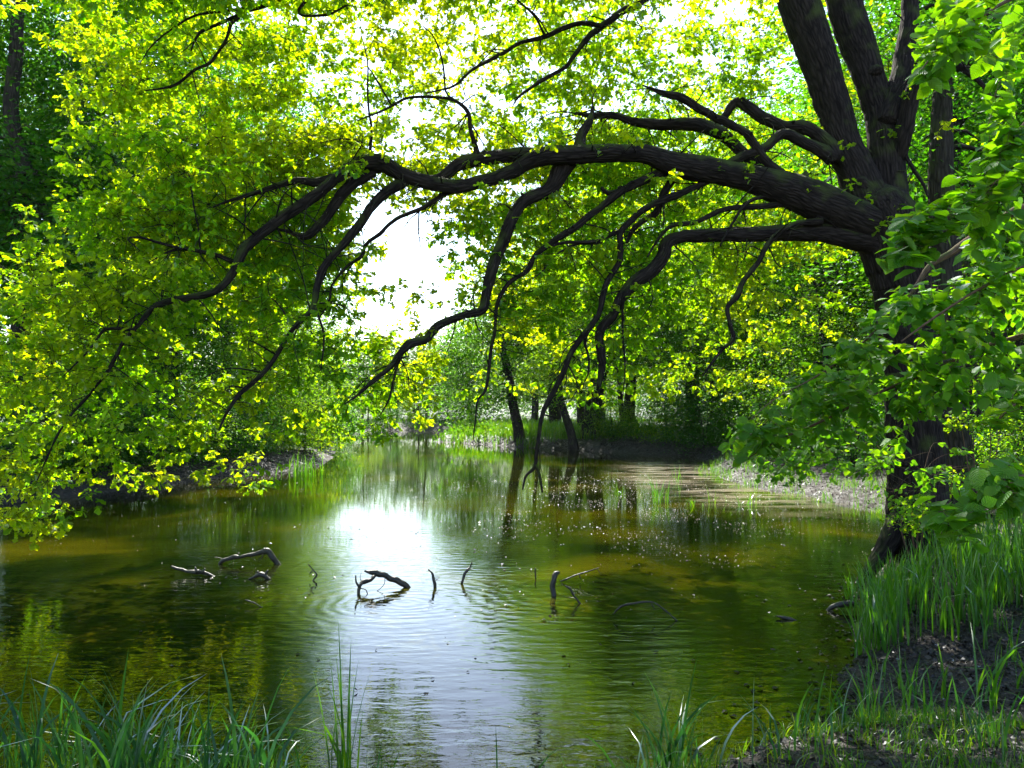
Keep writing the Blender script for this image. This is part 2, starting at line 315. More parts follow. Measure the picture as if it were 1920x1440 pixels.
def water_mat():
    m, t, out = mat_new('pond_water'); N = t.nodes.new; L = t.links.new
    def math_(op, a, b=None, c=None):
        n = N('ShaderNodeMath'); n.operation = op
        for i, v in enumerate((a, b, c)):
            if v is None: continue
            if isinstance(v, (int, float)): n.inputs[i].default_value = v
            else: L(v, n.inputs[i])
        return n.outputs[0]
    ge = N('ShaderNodeNewGeometry'); pos = ge.outputs['Position']; sx = N('ShaderNodeSeparateXYZ'); L(pos, sx.inputs[0])
    def nz(scale, detail, mscale=(1, 1, 1), rot=0, dist=0):
        mp = N('ShaderNodeMapping'); mp.inputs['Scale'].default_value = mscale; mp.inputs['Rotation'].default_value = (0, 0, rot); L(pos, mp.inputs[0])
        n = N('ShaderNodeTexNoise'); n.inputs['Scale'].default_value = scale; n.inputs['Detail'].default_value = detail; n.inputs['Distortion'].default_value = dist; L(mp.outputs[0], n.inputs[0]); return n.outputs[0]
    # murky body colour: noise clouds paint in sunlit and shaded patches
    body = ramp(t, nz(.42, 4, (1, .8, 1), .3, .6), [(.38, (.002, .004, .0005)), (.52, (.011, .014, .0005)), (.70, (.048, .042, .001))])
    # pollen film in the right-hand cove
    ang = math_('ADD', math_('POWER', math_('DIVIDE', math_('SUBTRACT', sx.outputs[0], 6.2), 3.0), 2), math_('POWER', math_('DIVIDE', math_('SUBTRACT', sx.outputs[1], 28), 10.5), 2))
    fm = math_('MULTIPLY', math_('SUBTRACT', 1.15, ang), 1.0)
    film = math_('MULTIPLY', ramp(t, fm, [(0, (0, 0, 0)), (.7, (1, 1, 1))]), ramp(t, nz(1.1, 6, (.6, 1.6, 1), 0, .8), [(.42, (0, 0, 0)), (.58, (1, 1, 1))]))
    mx = N('ShaderNodeMixRGB'); L(math_('MULTIPLY', film, .8), mx.inputs[0]); L(body, mx.inputs[1]); mx.inputs[2].default_value = (.17, .14, .09, 1)
    b = N('ShaderNodeBsdfPrincipled'); L(mx.outputs[0], b.inputs['Base Color']); b.inputs['IOR'].default_value = 1.333
    L(math_('MULTIPLY_ADD', film, .25, .015), b.inputs['Roughness'])
    # ripples: short waves, a breezier belt nearer the camera, rings round the dead wood
    r1 = nz(5.2, 3, (.45, 1.25, 1), .12, .25); r2 = nz(15, 2, (.5, 1.1, 1), -.25, .2); r3 = nz(1.3, 2, (.6, 1, 1), .2)
    amp = ramp(t, math_('DIVIDE', sx.outputs[1], 60), [(0, (1, 1, 1)), (.21, (.7, .7, .7)), (.30, (.15, .15, .15)), (1, (.05, .05, .05))])
    patch = math_('MULTIPLY_ADD', ramp(t, nz(.32, 2), [(.35, (0, 0, 0)), (.62, (1, 1, 1))]), .85, .35)
    h = math_('ADD', math_('MULTIPLY', r1, 1.0), math_('MULTIPLY', r2, .28))
    h = math_('MULTIPLY', h, patch)
    rings = None
    for cx, cy2, wl in ((-1.2, 9.9, .17), (.9, 10.4, .21), (-3.9, 12.4, .2)):
        dx = math_('SUBTRACT', sx.outputs[0], cx); dy = math_('SUBTRACT', sx.outputs[1], cy2)
        d = math_('SQRT', math_('ADD', math_('MULTIPLY', dx, dx), math_('MULTIPLY', dy, dy)))
        ph = math_('MULTIPLY_ADD', d, 6.283 / wl, math_('MULTIPLY', r3, 17))
        g = math_('MULTIPLY', math_('SINE', ph), math_('DIVIDE', .10, math_('MULTIPLY_ADD', math_('MULTIPLY', d, d), .35, 1)))
        rings = g if rings is None else math_('ADD', rings, g)
    h = math_('ADD', h, math_('MULTIPLY', rings, .95)); h = math_('MULTIPLY', h, amp)
    bp = N('ShaderNodeBump'); bp.inputs['Distance'].default_value = .0098; bp.inputs['Strength'].default_value = 1.0; L(h, bp.inputs['Height']); L(bp.outputs[0], b.inputs['Normal'])
    L(b.outputs[0], out.inputs[0]); return m
bf = Buf(); bf.add([(-70, 3.5, 0), (70, 3.5, 0), (70, 120, 0), (-70, 120, 0)], [(0, 1, 2, 3)])
tag(bf.build('water', water_mat(), smooth=False), 'murky olive pond water with small ripples', 'water', kind='structure')

# ---------------------------------------------------------------- the great oak
oak = tag(empty('oak_tree', (P(1735, 1075, 11.5)[0], 11.5, .2)), 'huge dark old oak on the right bank with a long limb arching over the pond', 'tree')
OO = np.array(oak.location)
def trace(pts, off=OO):
    """(px, py, width px, Y) -> points relative to the oak with radius in metres"""
    return np.array([(*(P(a, b, Y) - off), wd / 2 / FPX * Y) for a, b, wd, Y in pts])
bufs = []; nP = []; nR = []; nO = []
def wood(pts, n=14, step=.08, rough=.10, fur=0, own=None, raw=False):
    q = catmull(pts if raw else trace(pts), step)
    L = np.arange(len(q))[:, None] * step; q[:, 3] *= .94; am = np.minimum(q[:, 3:4], .06) * .5
    wob = (noise3(np.hstack([L * 2.3, L * 0 + len(nP), L * 0]), 2)[:, None] - .5, noise3(np.hstack([L * 2.1, L * 0 + len(nP) + 9, L * 0]), 3)[:, None] - .5)
    wob = tuple(w_ + .45 * (np.abs(noise3(np.hstack([L * 7.5, L * 0 + len(nP) + k_, L * 0]), 6)[:, None] * 2 - 1) - .5) for k_, w_ in enumerate(wob))
    fade = np.clip(np.minimum(L, L[::-1]) * 3, 0, 1)
    q[:, 2:3] += wob[0] * am * fade; q[:, 0:1] += wob[1] * am * fade
    if own is None: bufs.append(Buf()); own = len(bufs) - 1
    tube(bufs[own], q, n, rough * 1.35, len(nP) % 97, fur=fur)
    for x in q[::2]: nP.append(x[:3]); nR.append(x[3]); nO.append(own)
    return own
def lim(s, y0, y1):
    """'x y w' triples with depth running from y0 to y1"""
    v = np.array([float(k) for k in s.split()]).reshape(-1, 3); n = len(v)
    return [(a, b, c, y0 + (y1 - y0) * i / max(1, n - 1)) for i, (a, b, c) in enumerate(v)]
# trunk and its roots
T0 = wood(lim('1738 1110 190 1734 1060 150 1724 1000 124 1719 930 112 1717 850 106 1712 760 102 1706 680 104 1700 600 110 1692 530 118 1674 460 130 1656 405 128 1645 372 100', 11.5, 11.5), 72, .04, .08, .034)
for s in ('1700 940 46 1680 990 44 1655 1030 38 1634 1062 32 1618 1086 26 1608 1112 18', '1750 1010 50 1790 1070 40 1830 1105 26 1870 1125 14', '1715 1020 50 1695 1075 40 1672 1110 26 1655 1130 14'):
    wood(lim(s, 11.45, 10.9), 20, .05, .12, .012, own=T0)
STEM = [wood(lim('1662 432 96 1628 375 88 1604 320 76 1582 262 66 1562 200 66 1546 139 70 1522 70 76 1496 0 82 1466 -80 80 1440 -200 70 1420 -360 56 1410 -560 40 1400 -760 22 1395 -900 8', 11.5, 12.2), 36, .06, .06, .014),
        wood(lim('1676 440 84 1668 360 74 1660 290 68 1652 215 62 1632 150 62 1612 95 66 1590 30 70 1572 -60 68 1560 -180 56 1580 -350 44 1600 -560 28 1610 -760 10', 11.55, 12.6), 32, .06, .06, .014),
        wood(lim('1664 230 40 1680 182 42 1691 139 42 1702 69 38 1707 0 34 1712 -90 32 1740 -240 26 1790 -420 16 1830 -600 6', 11.6, 12.6), 24, .06, .08, .01),
        wood(lim('1684 300 30 1690 258 36 1702 215 32 1716 165 30 1738 124 27 1783 83 22 1830 40 18 1880 -40 14 1930 -140 8', 11.6, 11.0), 18, .07, .16, .01)]
wood(lim('1745 118 16 1783 116 14 1812 135 13 1842 160 8 1870 200 4', 11.4, 11.0), 10, .07, .18)
wood(lim('1694 270 10 1702 300 8 1730 345 7 1742 372 4', 11.6, 11.3), 8)
# the arching main limb and its forks
BR = '1660 430 88 1600 408 84 1543 382 78 1474 352 68 1404 334 54 1350 323 52 1306 314 52 1250 303 46 1208 291 42 1139 289 36 1083 291 36 1044 291 36 1000 297 35 960 320 31 892 346 29 850 350 31 794 339 29 753 325 28 717 308 30 692 303 30 661 311 27 628 336 24 590 366 23 547 394 22 492 437 21 456 470 22 437 507 18 401 547 15 346 560 13 292 573 12 262 606 9 233 638 8 204 693 7 168 740 6 131 780 5 102 828 4 70 900 2.5'
LIMBS = [
    (BR, 11.45, 8.9, 30, .01),
    ('1030 289 26 985 290 27 940 293 27 895 298 28 860 308 28 838 326 24 815 338 18 780 330 14 740 316 12 700 322 10', 10.7, 10.5, 16, .006),
    ('700 322 26 660 345 24 638 368 22 612 405 19 590 430 20 569 444 15 540 434 9 515 428 4', 10.2, 10.0, 16, .006),
    ('650 322 22 598 343 18 562 339 15 500 354 11 434 375 6 400 388 3', 10.2, 9.8, 12, .004),
    ('762 336 24 711 372 21 681 411 19 642 461 17 606 505 16 594 540 14 587 577 11 547 620 10 525 657 10 503 690 10 470 722 9 448 741 9 427 770 7 412 803 4', 10.3, 9.2, 14, .004),
    ('589 572 8 600 600 5 607 625 5 606 660 4 601 695 2', 9.8, 9.7, 6, 0),
    ('850 356 14 833 364 11 794 389 9 744 411 8 711 439 8 686 458 7 678 480 7 650 500 6 622 536 5 617 567 4 600 594 3', 10.5, 10.2, 8, 0),
    ('1066 300 38 1050 322 36 1030 356 30 989 375 26 967 400 24 947 447 24 928 489 22 917 536 21 911 572 21 903 584 18 872 589 16 822 611 16 805 633 15 789 640 17 767 645 20 752 660 14 733 687 10 712 704 9 692 721 8 668 742 6 646 758 3', 10.9, 9.6, 16, .005),
    ('757 655 10 745 683 7 737 720 5 729 750 4 712 779 2', 10.0, 9.9, 6, 0),
    ('1270 318 22 1239 325 20 1194 344 18 1156 364 15 1111 400 14 1078 428 13 1036 453 12 1004 480 11 989 508 10 956 530 9 933 569 8 928 619 7 922 650 7 919 680 7 911 730 6 896 750 4 892 785 3.5 886 831 2', 11.1, 10.2, 12, .003),
    ('1160 358 10 1140 362 11 1128 352 8', 11.1, 11.0, 8, 0),
    ('1560 300 30 1545 285 30 1508 267 25 1470 253 21 1439 274 19 1415 288 18 1383 299 17 1347 322 15 1325 342 14 1278 361 15 1242 375 15 1206 394 14 1181 417 13 1164 436 13 1163 467 12 1161 492 12 1142 522 12 1131 550 12 1125 583 12 1111 608 12 1089 633 13 1069 664 12 1058 695 12 1047 719 11 1027 754 10 1016 785 9 1011 822 8 1006 855 7 1004 875 7 988 890 5.5 983 903 4.5 980 918 3', 11.4, 10.2, 12, .003),
    ('1004 872 6 1012 890 5.5 1014 905 5 1017 923 3.5', 10.25, 10.1, 8, 0),
    ('1280 318 20 1262 335 18 1250 352 16 1240 372 14 1232 398 14 1205 415 11 1186 432 10 1175 455 6', 11.3, 11.2, 10, 0),
    ('1166 434 10 1150 438 9 1117 453 8 1055 455 7 1017 467 6 1004 478 5', 11.0, 10.7, 8, 0),
    ('1130 456 7 1080 458 5 1042 478 4 1017 508 3 1000 522 2', 10.95, 10.6, 6, 0),
    ('1560 384 22 1510 378 15 1461 383 13 1403 389 12 1361 392 11 1333 403 10 1300 417 10 1264 422 9 1242 439 8 1222 467 5 1214 482 3', 11.3, 10.9, 10, .003),
    ('1455 366 10 1420 372 8 1396 384 8 1380 408 6 1360 440 5 1350 462 3', 11.2, 10.9, 8, 0),
    ('1655 455 60 1600 444 46 1526 437 36 1456 437 33 1400 441 30 1361 442 27 1320 444 25 1278 446 25 1250 459 28 1242 487 26 1222 511 27 1194 528 29 1167 556 25 1150 592 21 1128 617 21 1122 639 19 1126 661 17 1128 690 14 1122 725 9', 11.4, 10.7, 20, .006),
    ('1180 540 7 1169 565 6 1167 600 5 1168 640 4 1172 689 3 1166 760 1.5', 10.9, 10.7, 6, 0),
    ('1110 605 9 1097 640 7 1104 668 5 1103 700 4 1094 720 2', 10.7, 10.6, 6, 0),
    ('1540 415 18 1497 419 11 1467 431 11 1439 458 10 1422 494 11 1394 528 10 1383 556 13 1364 578 10 1369 611 9 1374 636 9 1353 658 7 1333 683 5 1318 705 3', 11.2, 10.4, 10, .003),
    ('1512 372 30 1475 340 26 1445 312 22 1422 281 19 1394 247 17 1347 222 17 1311 200 17 1278 183 16 1250 178 13 1228 169 8 1205 160 3', 11.3, 10.9, 14, .005),
    ('1455 338 24 1415 302 22 1386 278 24 1361 256 28 1319 236 30 1278 230 28 1236 233 22 1194 230 18 1155 217 15 1111 217 11 1080 212 6', 11.5, 11.7, 16, .006),
    ('1085 286 28 1088 264 24 1096 246 20 1108 222 14 1112 200 6', 10.9, 11.3, 12, .004),
    ('1572 300 34 1543 257 29 1508 240 27 1467 236 25 1432 222 25 1404 201 23 1380 191 20 1356 222 14 1338 246 6', 11.5, 12.0, 14, .008),
    ('896 292 12 890 268 10 883 244 9 878 211 8 855 189 7 822 182 6 767 183 6 733 200 5 700 214 4 670 226 2', 10.6, 10.4, 8, 0),
    ('852 188 5 836 172 4 831 125 4 822 89 3.5 810 65 3 794 50 2', 10.6, 10.5, 6, 0),
    ('734 198 4 715 165 4 700 140 3 690 125 2', 10.5, 10.4, 6, 0),
    ('693 296 8 697 244 5 692 210 4.5 689 167 4 689 117 3 678 67 2', 10.3, 10.2, 6, 0),
    ('694 290 4 670 265 4 640 260 3 600 268 2', 10.3, 10.2, 5, 0),
    ('376 478 5 372 430 4 365 394 4 354 328 2', 9.6, 9.5, 5, 0),
    ('440 492 11 410 480 9 383 474 8 343 467 7 310 475 4 280 492 2', 9.8, 9.6, 8, 0),
    ('245 618 7 199 617 6 180 640 5 164 660 5 120 704 3', 9.3, 9.0, 6, 0),
    ('262 470 2 240 448 4 266 445 5 300 455 6 343 467 7', 9.5, 9.6, 5, 0),
    # the branches that come down from the crown above the picture
    ('1424 -330 40 1330 -200 34 1265 -80 24 1206 0 17 1167 22 15 1147 36 14 1122 53 13 1103 69 11 1075 106 9 1061 125 8 1028 144 8 1000 161 7 972 182 5 960 202 2', 12.0, 11.0, 14, .004),
    ('1128 48 10 1103 44 10 1083 44 10 1056 53 10 1022 69 10 975 81 8 933 106 8 883 133 6 850 161 5 800 175 3', 11.5, 11.0, 10, .003),
    ('1022 66 6 1017 58 5 1003 31 4.5 970 0 4 940 -30 2', 11.3, 11.2, 6, 0),
    ('1417 -400 36 1200 -330 32 1000 -230 26 800 -150 22 640 -60 17 518 0 14 459 18 14 445 33 12 434 45 8 423 77 7 394 117 7 365 131 7 328 160 6 273 170 3', 12.0, 9.6, 14, .004),
    ('444 30 8 410 45 7 379 58 7 365 76 5 359 95 3', 9.9, 9.8, 8, 0),
    ('455 16 7 410 22 6 365 29 5 321 55 4 285 85 3 262 120 2', 9.9, 9.6, 6, 0),
    ('640 -60 12 560 20 6 610 28 6 650 10 4', 10.4, 10.2, 6, 0),
    ('1406 -560 30 1250 -560 24 1050 -480 18 850 -420 10 700 -380 4', 12.1, 10.8, 10, 0),
    ('1596 -520 24 1750 -560 18 1950 -520 10 2100 -460 4', 12.5, 11.6, 10, 0),
    ('1576 -300 24 1680 -340 18 1850 -300 12 2000 -200 5', 12.4, 11.2, 10, 0),
    ('1415 -620 20 1300 -700 14 1150 -760 6', 12.1, 13.5, 8, 0),
    ('1520 -60 16 1480 -110 12 1380 -120 10 1290 -90 6 1240 -60 3', 11.9, 11.5, 8, 0),
]
for s, y0, y1, n, fur in LIMBS: wood(lim(s, y0, y1), n, .07, .13, fur)

# leaf density, one digit per 80 px cell, rows from y=-560 downwards; unseen top right left bare for sun
GRID = '''
000023333221122000000000
000134444332123000000000
001345555443224000000000
012355555444345000000000
013456555554455000000000
124566666555555000000000
125566666665555000000000
017899998875665655432110
007999998865666645443110
006999999865466733322110
008999999974777755210000
008999998866677776310000
057999987655677756320000
689832765226777755210000
789821876224667764310000
789521788821145543210000
552355325200000000000000
541344000000000000000000
510000000000000000000000
300000000000000000000000
'''.split()
ROW0 = -7
cells = []; wts = []
for r, row in enumerate(GRID):
    for c, ch in enumerate(row[:24]):
        if ch != '0': cells.append((c, r + ROW0)); wts.append(int(ch) ** 1.25 * (.8 if r + ROW0 < -1 else 1))
wts = np.array(wts, float); wts /= wts.sum()
GAPS = [(700, 400, 62, 38), (770, 480, 60, 62), (735, 500, 70, 36), (690, 370, 40, 22), (885, 65, 24, 32), (1014, 118, 34, 24), (1480, 118, 26, 55), (1255, 30, 48, 28), (820, 285, 70, 12), (900, 332, 36, 7), (1500, 165, 24, 26), (715, 125, 18, 28), (925, 175, 30, 20), (1255, 95, 28, 12), (760, 240, 34, 16), (800, 395, 40, 24)]
def depth_at(px, py):
    base = 11.6 - 2.3 * np.clip((1400 - px) / 1400, 0, 1) + .55 + .3 * (px > 380)
    if py < 0: return base - .6 - min(2.4, -py / 200)  # unseen upper crown pulled nearer so its shade misses the visible leaves
    return base + (1.2 if py < 250 else .2)
att = []
while len(att) < 6600:
    k = rng.choice(len(cells), p=wts); c, r = cells[k]; px = (c + rng.uniform(-.35, 1.35)) * 80; py = (r + rng.uniform(-.25, 1.25)) * 80
    if any(((px - a) / e) ** 2 + ((py - b) / f) ** 2 < 1 for a, b, e, f in GAPS): continue
    Y = depth_at(px, py) + rng.normal() * .75 + (rng.random() < .3) * rng.uniform(0, 2.2) + (px > 1250) * (rng.random() < .4) * rng.uniform(0, 5)  # some right-hand sprays set deeper to shade the reeds and mud
    # clumps: thin out between them
    p3 = P(px, py, Y)
    if noise3(p3[None] * np.array((1.15, 1.15, 2.5)), 21)[0] < (.43 if px < 620 else .38) + .1 * rng.random(): continue
    if p3[2] < .75: continue
    att.append(p3 - OO)
att = np.array(att)
D, ok = grow(bufs, nP, nR, nO, att, .016, .0028, .16, 4, 16)
crown = Buf(); K = 5; n = len(att)
A = np.repeat(att, K, 0); DD = np.repeat(D, K, 0)
d = unit(DD * .7 + rdir(len(A)) * np.array((1, 1, .6)) + np.array((0, 0, -.08))); l = rng.uniform(.08, .30, len(A))[:, None]; tip = A + d * l
own_tw = np.array(nO)[rng.integers(0, len(nO), 1)[0]] * 0
sticks(bufs[0], A, tip, .0030, .0018)
mL = 6; tipL = np.repeat(tip, mL, 0); dL = np.repeat(d, mL, 0)
ax = unit(dL * .45 + rdir(len(tipL)) * np.array((1, 1, .55)) + np.array((0, 0, -.22)))
nm = unit(np.array((0, 0, 1.0)) + rng.normal(size=(len(tipL), 3)) * .48)
clump = noise3((tipL + OO) * .9, 33)
leaves(crown, tipL - dL * rng.uniform(0, .09, len(tipL))[:, None], ax, nm, rng.uniform(.045, .108, len(tipL)), 'oak', np.clip(.5 + (clump - .5) * 1.1 + rng.normal(size=len(tipL)) * .16, 0, 1))
# bare side twigs, knots and broken stubs
src = [i for i in range(len(nP)) if .012 < nR[i] < .16 and nP[i][2] > 1.5]; pk = rng.choice(src, 640)
for i in pk:
    r0 = min(nR[i] * .45, .012); L_ = rng.uniform(.25, .9) * (1 if rng.random() < .8 else .25); dv = unit(rng.normal(size=3) + np.array((0, 0, -.25)))
    p0_ = np.array(nP[i]); p1_ = p0_ + dv * L_ * .5 + rng.normal(size=3) * .06; p2_ = p0_ + dv * L_ + np.array((0, 0, -.12 * L_)) + rng.normal(size=3) * .10
    tube(bufs[nO[i]], catmull([(*p0_, r0), (*p1_, r0 * .6), (*p2_, .0025)], .09), 5, .15)
    if L_ > .4:
        p3_ = p1_ + unit(dv + rdir(1)[0] * .8) * L_ * .4; tube(bufs[nO[i]], catmull([(*p1_, r0 * .45), (*((p1_ + p3_) / 2 + rng.normal(size=3) * .03), r0 * .35), (*p3_, .002)], .09), 4, .1)
for i in rng.choice([i for i in range(len(nP)) if nR[i] > .03 and nP[i][2] > 1.2], 90):
    dv = rdir(1)[0]; r_ = nR[i]; c0 = np.array(nP[i]) + dv * r_ * .55; k_ = r_ * rng.uniform(.28, .5)
    tube(bufs[nO[i]], catmull([(*c0, k_ * 1.5), (*(c0 + dv * r_ * .5), k_), (*(c0 + dv * (r_ * .6 + rng.uniform(.0, .05))), k_ * .6)], .02), 8, .35, int(i) % 50)
# small leafy shoots growing straight out of the old wood
big = [i for i in range(len(nP)) if nR[i] > .05 and nP[i][2] > 2.2]
sh = rng.choice(big, 60); bp_ = np.array([nP[i] for i in sh]); dd = unit(rdir(60) * np.array((1, 1, .5)) + np.array((0, -.5, .3)))
e1 = bp_ + dd * (np.array([nR[i] for i in sh])[:, None] + rng.uniform(.1, .25, 60)[:, None]); sticks(bufs[0], bp_, e1, .004, .002)
tl = np.repeat(e1, 9, 0) + rng.normal(size=(540, 3)) * .05
leaves(crown, tl, rdir(540) * np.array((1, 1, .6)) + np.array((0, 0, -.2)), np.array((0, 0, 1.)) + rng.normal(size=(540, 3)) * .5, rng.uniform(.06, .11, 540), 'oak', rng.uniform(.2, .7, 540))
for i, b in enumerate(bufs): b.build('trunk' if i == 0 else 'limb', M['bark'], oak)
crown.build('crown', M['oakleaf'], oak)

# ---------------------------------------------------------------- generic trees and shrubs
def make_tree(trunk, blobs, ncl, per, leaf, mat, bark, seed, flat=.28, spread=.6, stems=None, gap=.42, wid=.3, sides=10, lift=.1, zmin=.4, shell=.35):
    """returns an Empty at the origin parenting trunk and crown"""
    global rng
    keep = rng; rng = np.random.default_rng(seed)
    root = empty('tree'); tb = Buf(); P_, R_, O_ = [], [], []
    for st in ([trunk] + (stems or [])):
        q = catmull(st, .35); q[:, :2] += (noise3(q[:, :3] * .5 + seed, seed)[:, None] - .5) * .25 * np.clip(q[:, 2:3] / 3, 0, 1)
        tube(tb, q, sides, .12, seed)
        for x in q: P_.append(x[:3]); R_.append(x[3]); O_.append(0)
    vol = np.array([a[3] * a[4] * a[5] for a in blobs]); vol = vol / vol.sum(); pts = []
    while len(pts) < ncl:
        b = blobs[rng.choice(len(blobs), p=vol)]; v = rdir(1)[0] * (shell + (1 - shell) * rng.random() ** .6)
        p = np.array(b[:3]) + v * np.array(b[3:6])
        if p[2] < zmin or noise3(p[None] * (2.2 / max(b[3], 1)) + seed, seed)[0] < gap * rng.uniform(.7, 1.1): continue
        pts.append(p)
    pts = np.array(pts); near = [i for i in range(len(P_)) if P_[i][2] > pts[:, 2].min() * .6]
    D, _ = grow([tb], [P_[i] for i in near], [R_[i] for i in near], [0] * len(near), pts, .09 if leaf > .1 else .02, .008, .5, 4, 8, lift)
    cb = Buf(); C = np.repeat(pts, per, 0) + rng.normal(size=(ncl * per, 3)) * np.array((spread, spread, spread * flat))
    # each spray sags a little towards its rim
    off = C - np.repeat(pts, per, 0); C[:, 2] -= .35 * (off[:, 0] ** 2 + off[:, 1] ** 2) / spread
    ax = unit(off * np.array((1, 1, .3)) + rdir(len(C)) * .5 * spread + np.array((0, 0, -.12)))
    nm = unit(np.array((0, 0, 1.)) + rng.normal(size=C.shape) * .45)
    rnd = np.clip(np.repeat(rng.random(ncl), per) * .6 + rng.random(len(C)) * .4, 0, 1)
    leaves2(cb, C, ax, nm, leaf * rng.uniform(.65, 1.25, len(C)), rnd, wid)
    tb.build('trunk', bark, root); cb.build('crown', mat, root, smooth=False); rng = keep
    return root
def trk(h, r, lean=(0, 0), base=1.5):
    return [(0, 0, -.5, r * base), (0, 0, .5, r * 1.1), (lean[0] * .3, lean[1] * .3, h * .3, r * .85), (lean[0] * .6, lean[1] * .6, h * .6, r * .6), (lean[0], lean[1], h * .95, r * .12)]
PROTO = {
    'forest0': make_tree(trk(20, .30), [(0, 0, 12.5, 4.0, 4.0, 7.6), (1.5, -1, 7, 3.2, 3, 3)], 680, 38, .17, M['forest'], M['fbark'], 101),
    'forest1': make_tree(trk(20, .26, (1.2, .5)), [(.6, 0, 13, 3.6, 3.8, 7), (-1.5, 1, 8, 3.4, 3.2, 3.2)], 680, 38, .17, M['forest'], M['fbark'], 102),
    'broad0': make_tree(trk(17, .34), [(0, 0, 10, 6, 6, 6.8), (2.5, -2, 6, 4, 4, 3.6)], 980, 38, .16, M['fresh'], M['fbark'], 103),
    'broad1': make_tree(trk(17, .30, (-1, .8)), [(0, 0, 9.5, 5.5, 6, 7), (-3, -1.5, 6, 3.6, 4, 3.6)], 980, 38, .16, M['fresh'], M['fbark'], 104),
    'low0': make_tree(trk(8.5, .18), [(0, 0, 4.5, 4.0, 4.0, 4.2)], 420, 40, .115, M['fresh'], M['fbark'], 105, spread=.5),
    'low1': make_tree(trk(8.5, .16, (.8, -.5)), [(0, 0, 4.3, 3.7, 4.0, 4.0), (1.5, -1, 2.6, 2.4, 2.4, 1.8)], 420, 40, .115, M['forest'], M['fbark'], 106, spread=.5),
    'shrub0': make_tree([(0, 0, -.2, .05), (.1, 0, .8, .035), (.2, .1, 2, .01)], [(0, 0, 1.2, 1.6, 1.6, 1.25)], 130, 42, .085, M['forest'], M['fbark'], 107, spread=.26, zmin=.08, flat=.5, stems=[[(0, 0, 0, .04), (-.4, .2, .9, .03), (-.9, .3, 1.8, .01)], [(0, 0, 0, .04), (.5, -.3, .8, .03), (1, -.5, 1.5, .01)]]),
    'shrub1': make_tree([(0, 0, -.2, .05), (-.1, 0, .9, .035), (-.2, .1, 2.1, .01)], [(0, 0, 1.1, 1.8, 1.5, 1.15)], 130, 42, .08, M['fresh'], M['fbark'], 108, spread=.26, zmin=.08, flat=.5, stems=[[(0, 0, 0, .04), (.4, .2, .8, .03), (1, .3, 1.6, .01)]]),
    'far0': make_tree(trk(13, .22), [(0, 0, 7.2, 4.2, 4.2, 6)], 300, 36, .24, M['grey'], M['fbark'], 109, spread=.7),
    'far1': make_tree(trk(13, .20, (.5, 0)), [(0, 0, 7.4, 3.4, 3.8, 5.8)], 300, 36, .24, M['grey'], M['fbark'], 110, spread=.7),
}
used = set()
def plant(kind, px, Y, s, rot, name, label, cat, group=None, tilt=(0, 0), dark=False):
    root = PROTO[kind]
    if kind in used: root = copy_tree(root)
    used.add(kind); root.name = name
    for ch in root.children:
        if dark and ch.name.startswith('crown'): ch.material_slots[0].link = 'OBJECT'; ch.material_slots[0].material = M['mid']  # mid-green crowns: understorey shade put into the leaf colour
    x = (px - CX) / FPX * Y; root.location = (x, Y, gz(x, Y) - .05); root.rotation_euler = (R(tilt[0]), R(tilt[1]), R(rot)); root.scale = (s, s, s * random.uniform(.95, 1.05))
    return tag(root, label, cat, group)
WL = 'trees of the wood on the left bank'; WR = 'trees of the wood behind the oak'; WM = 'trees on the grassy point'; WF = 'trees across the far end of the pond'
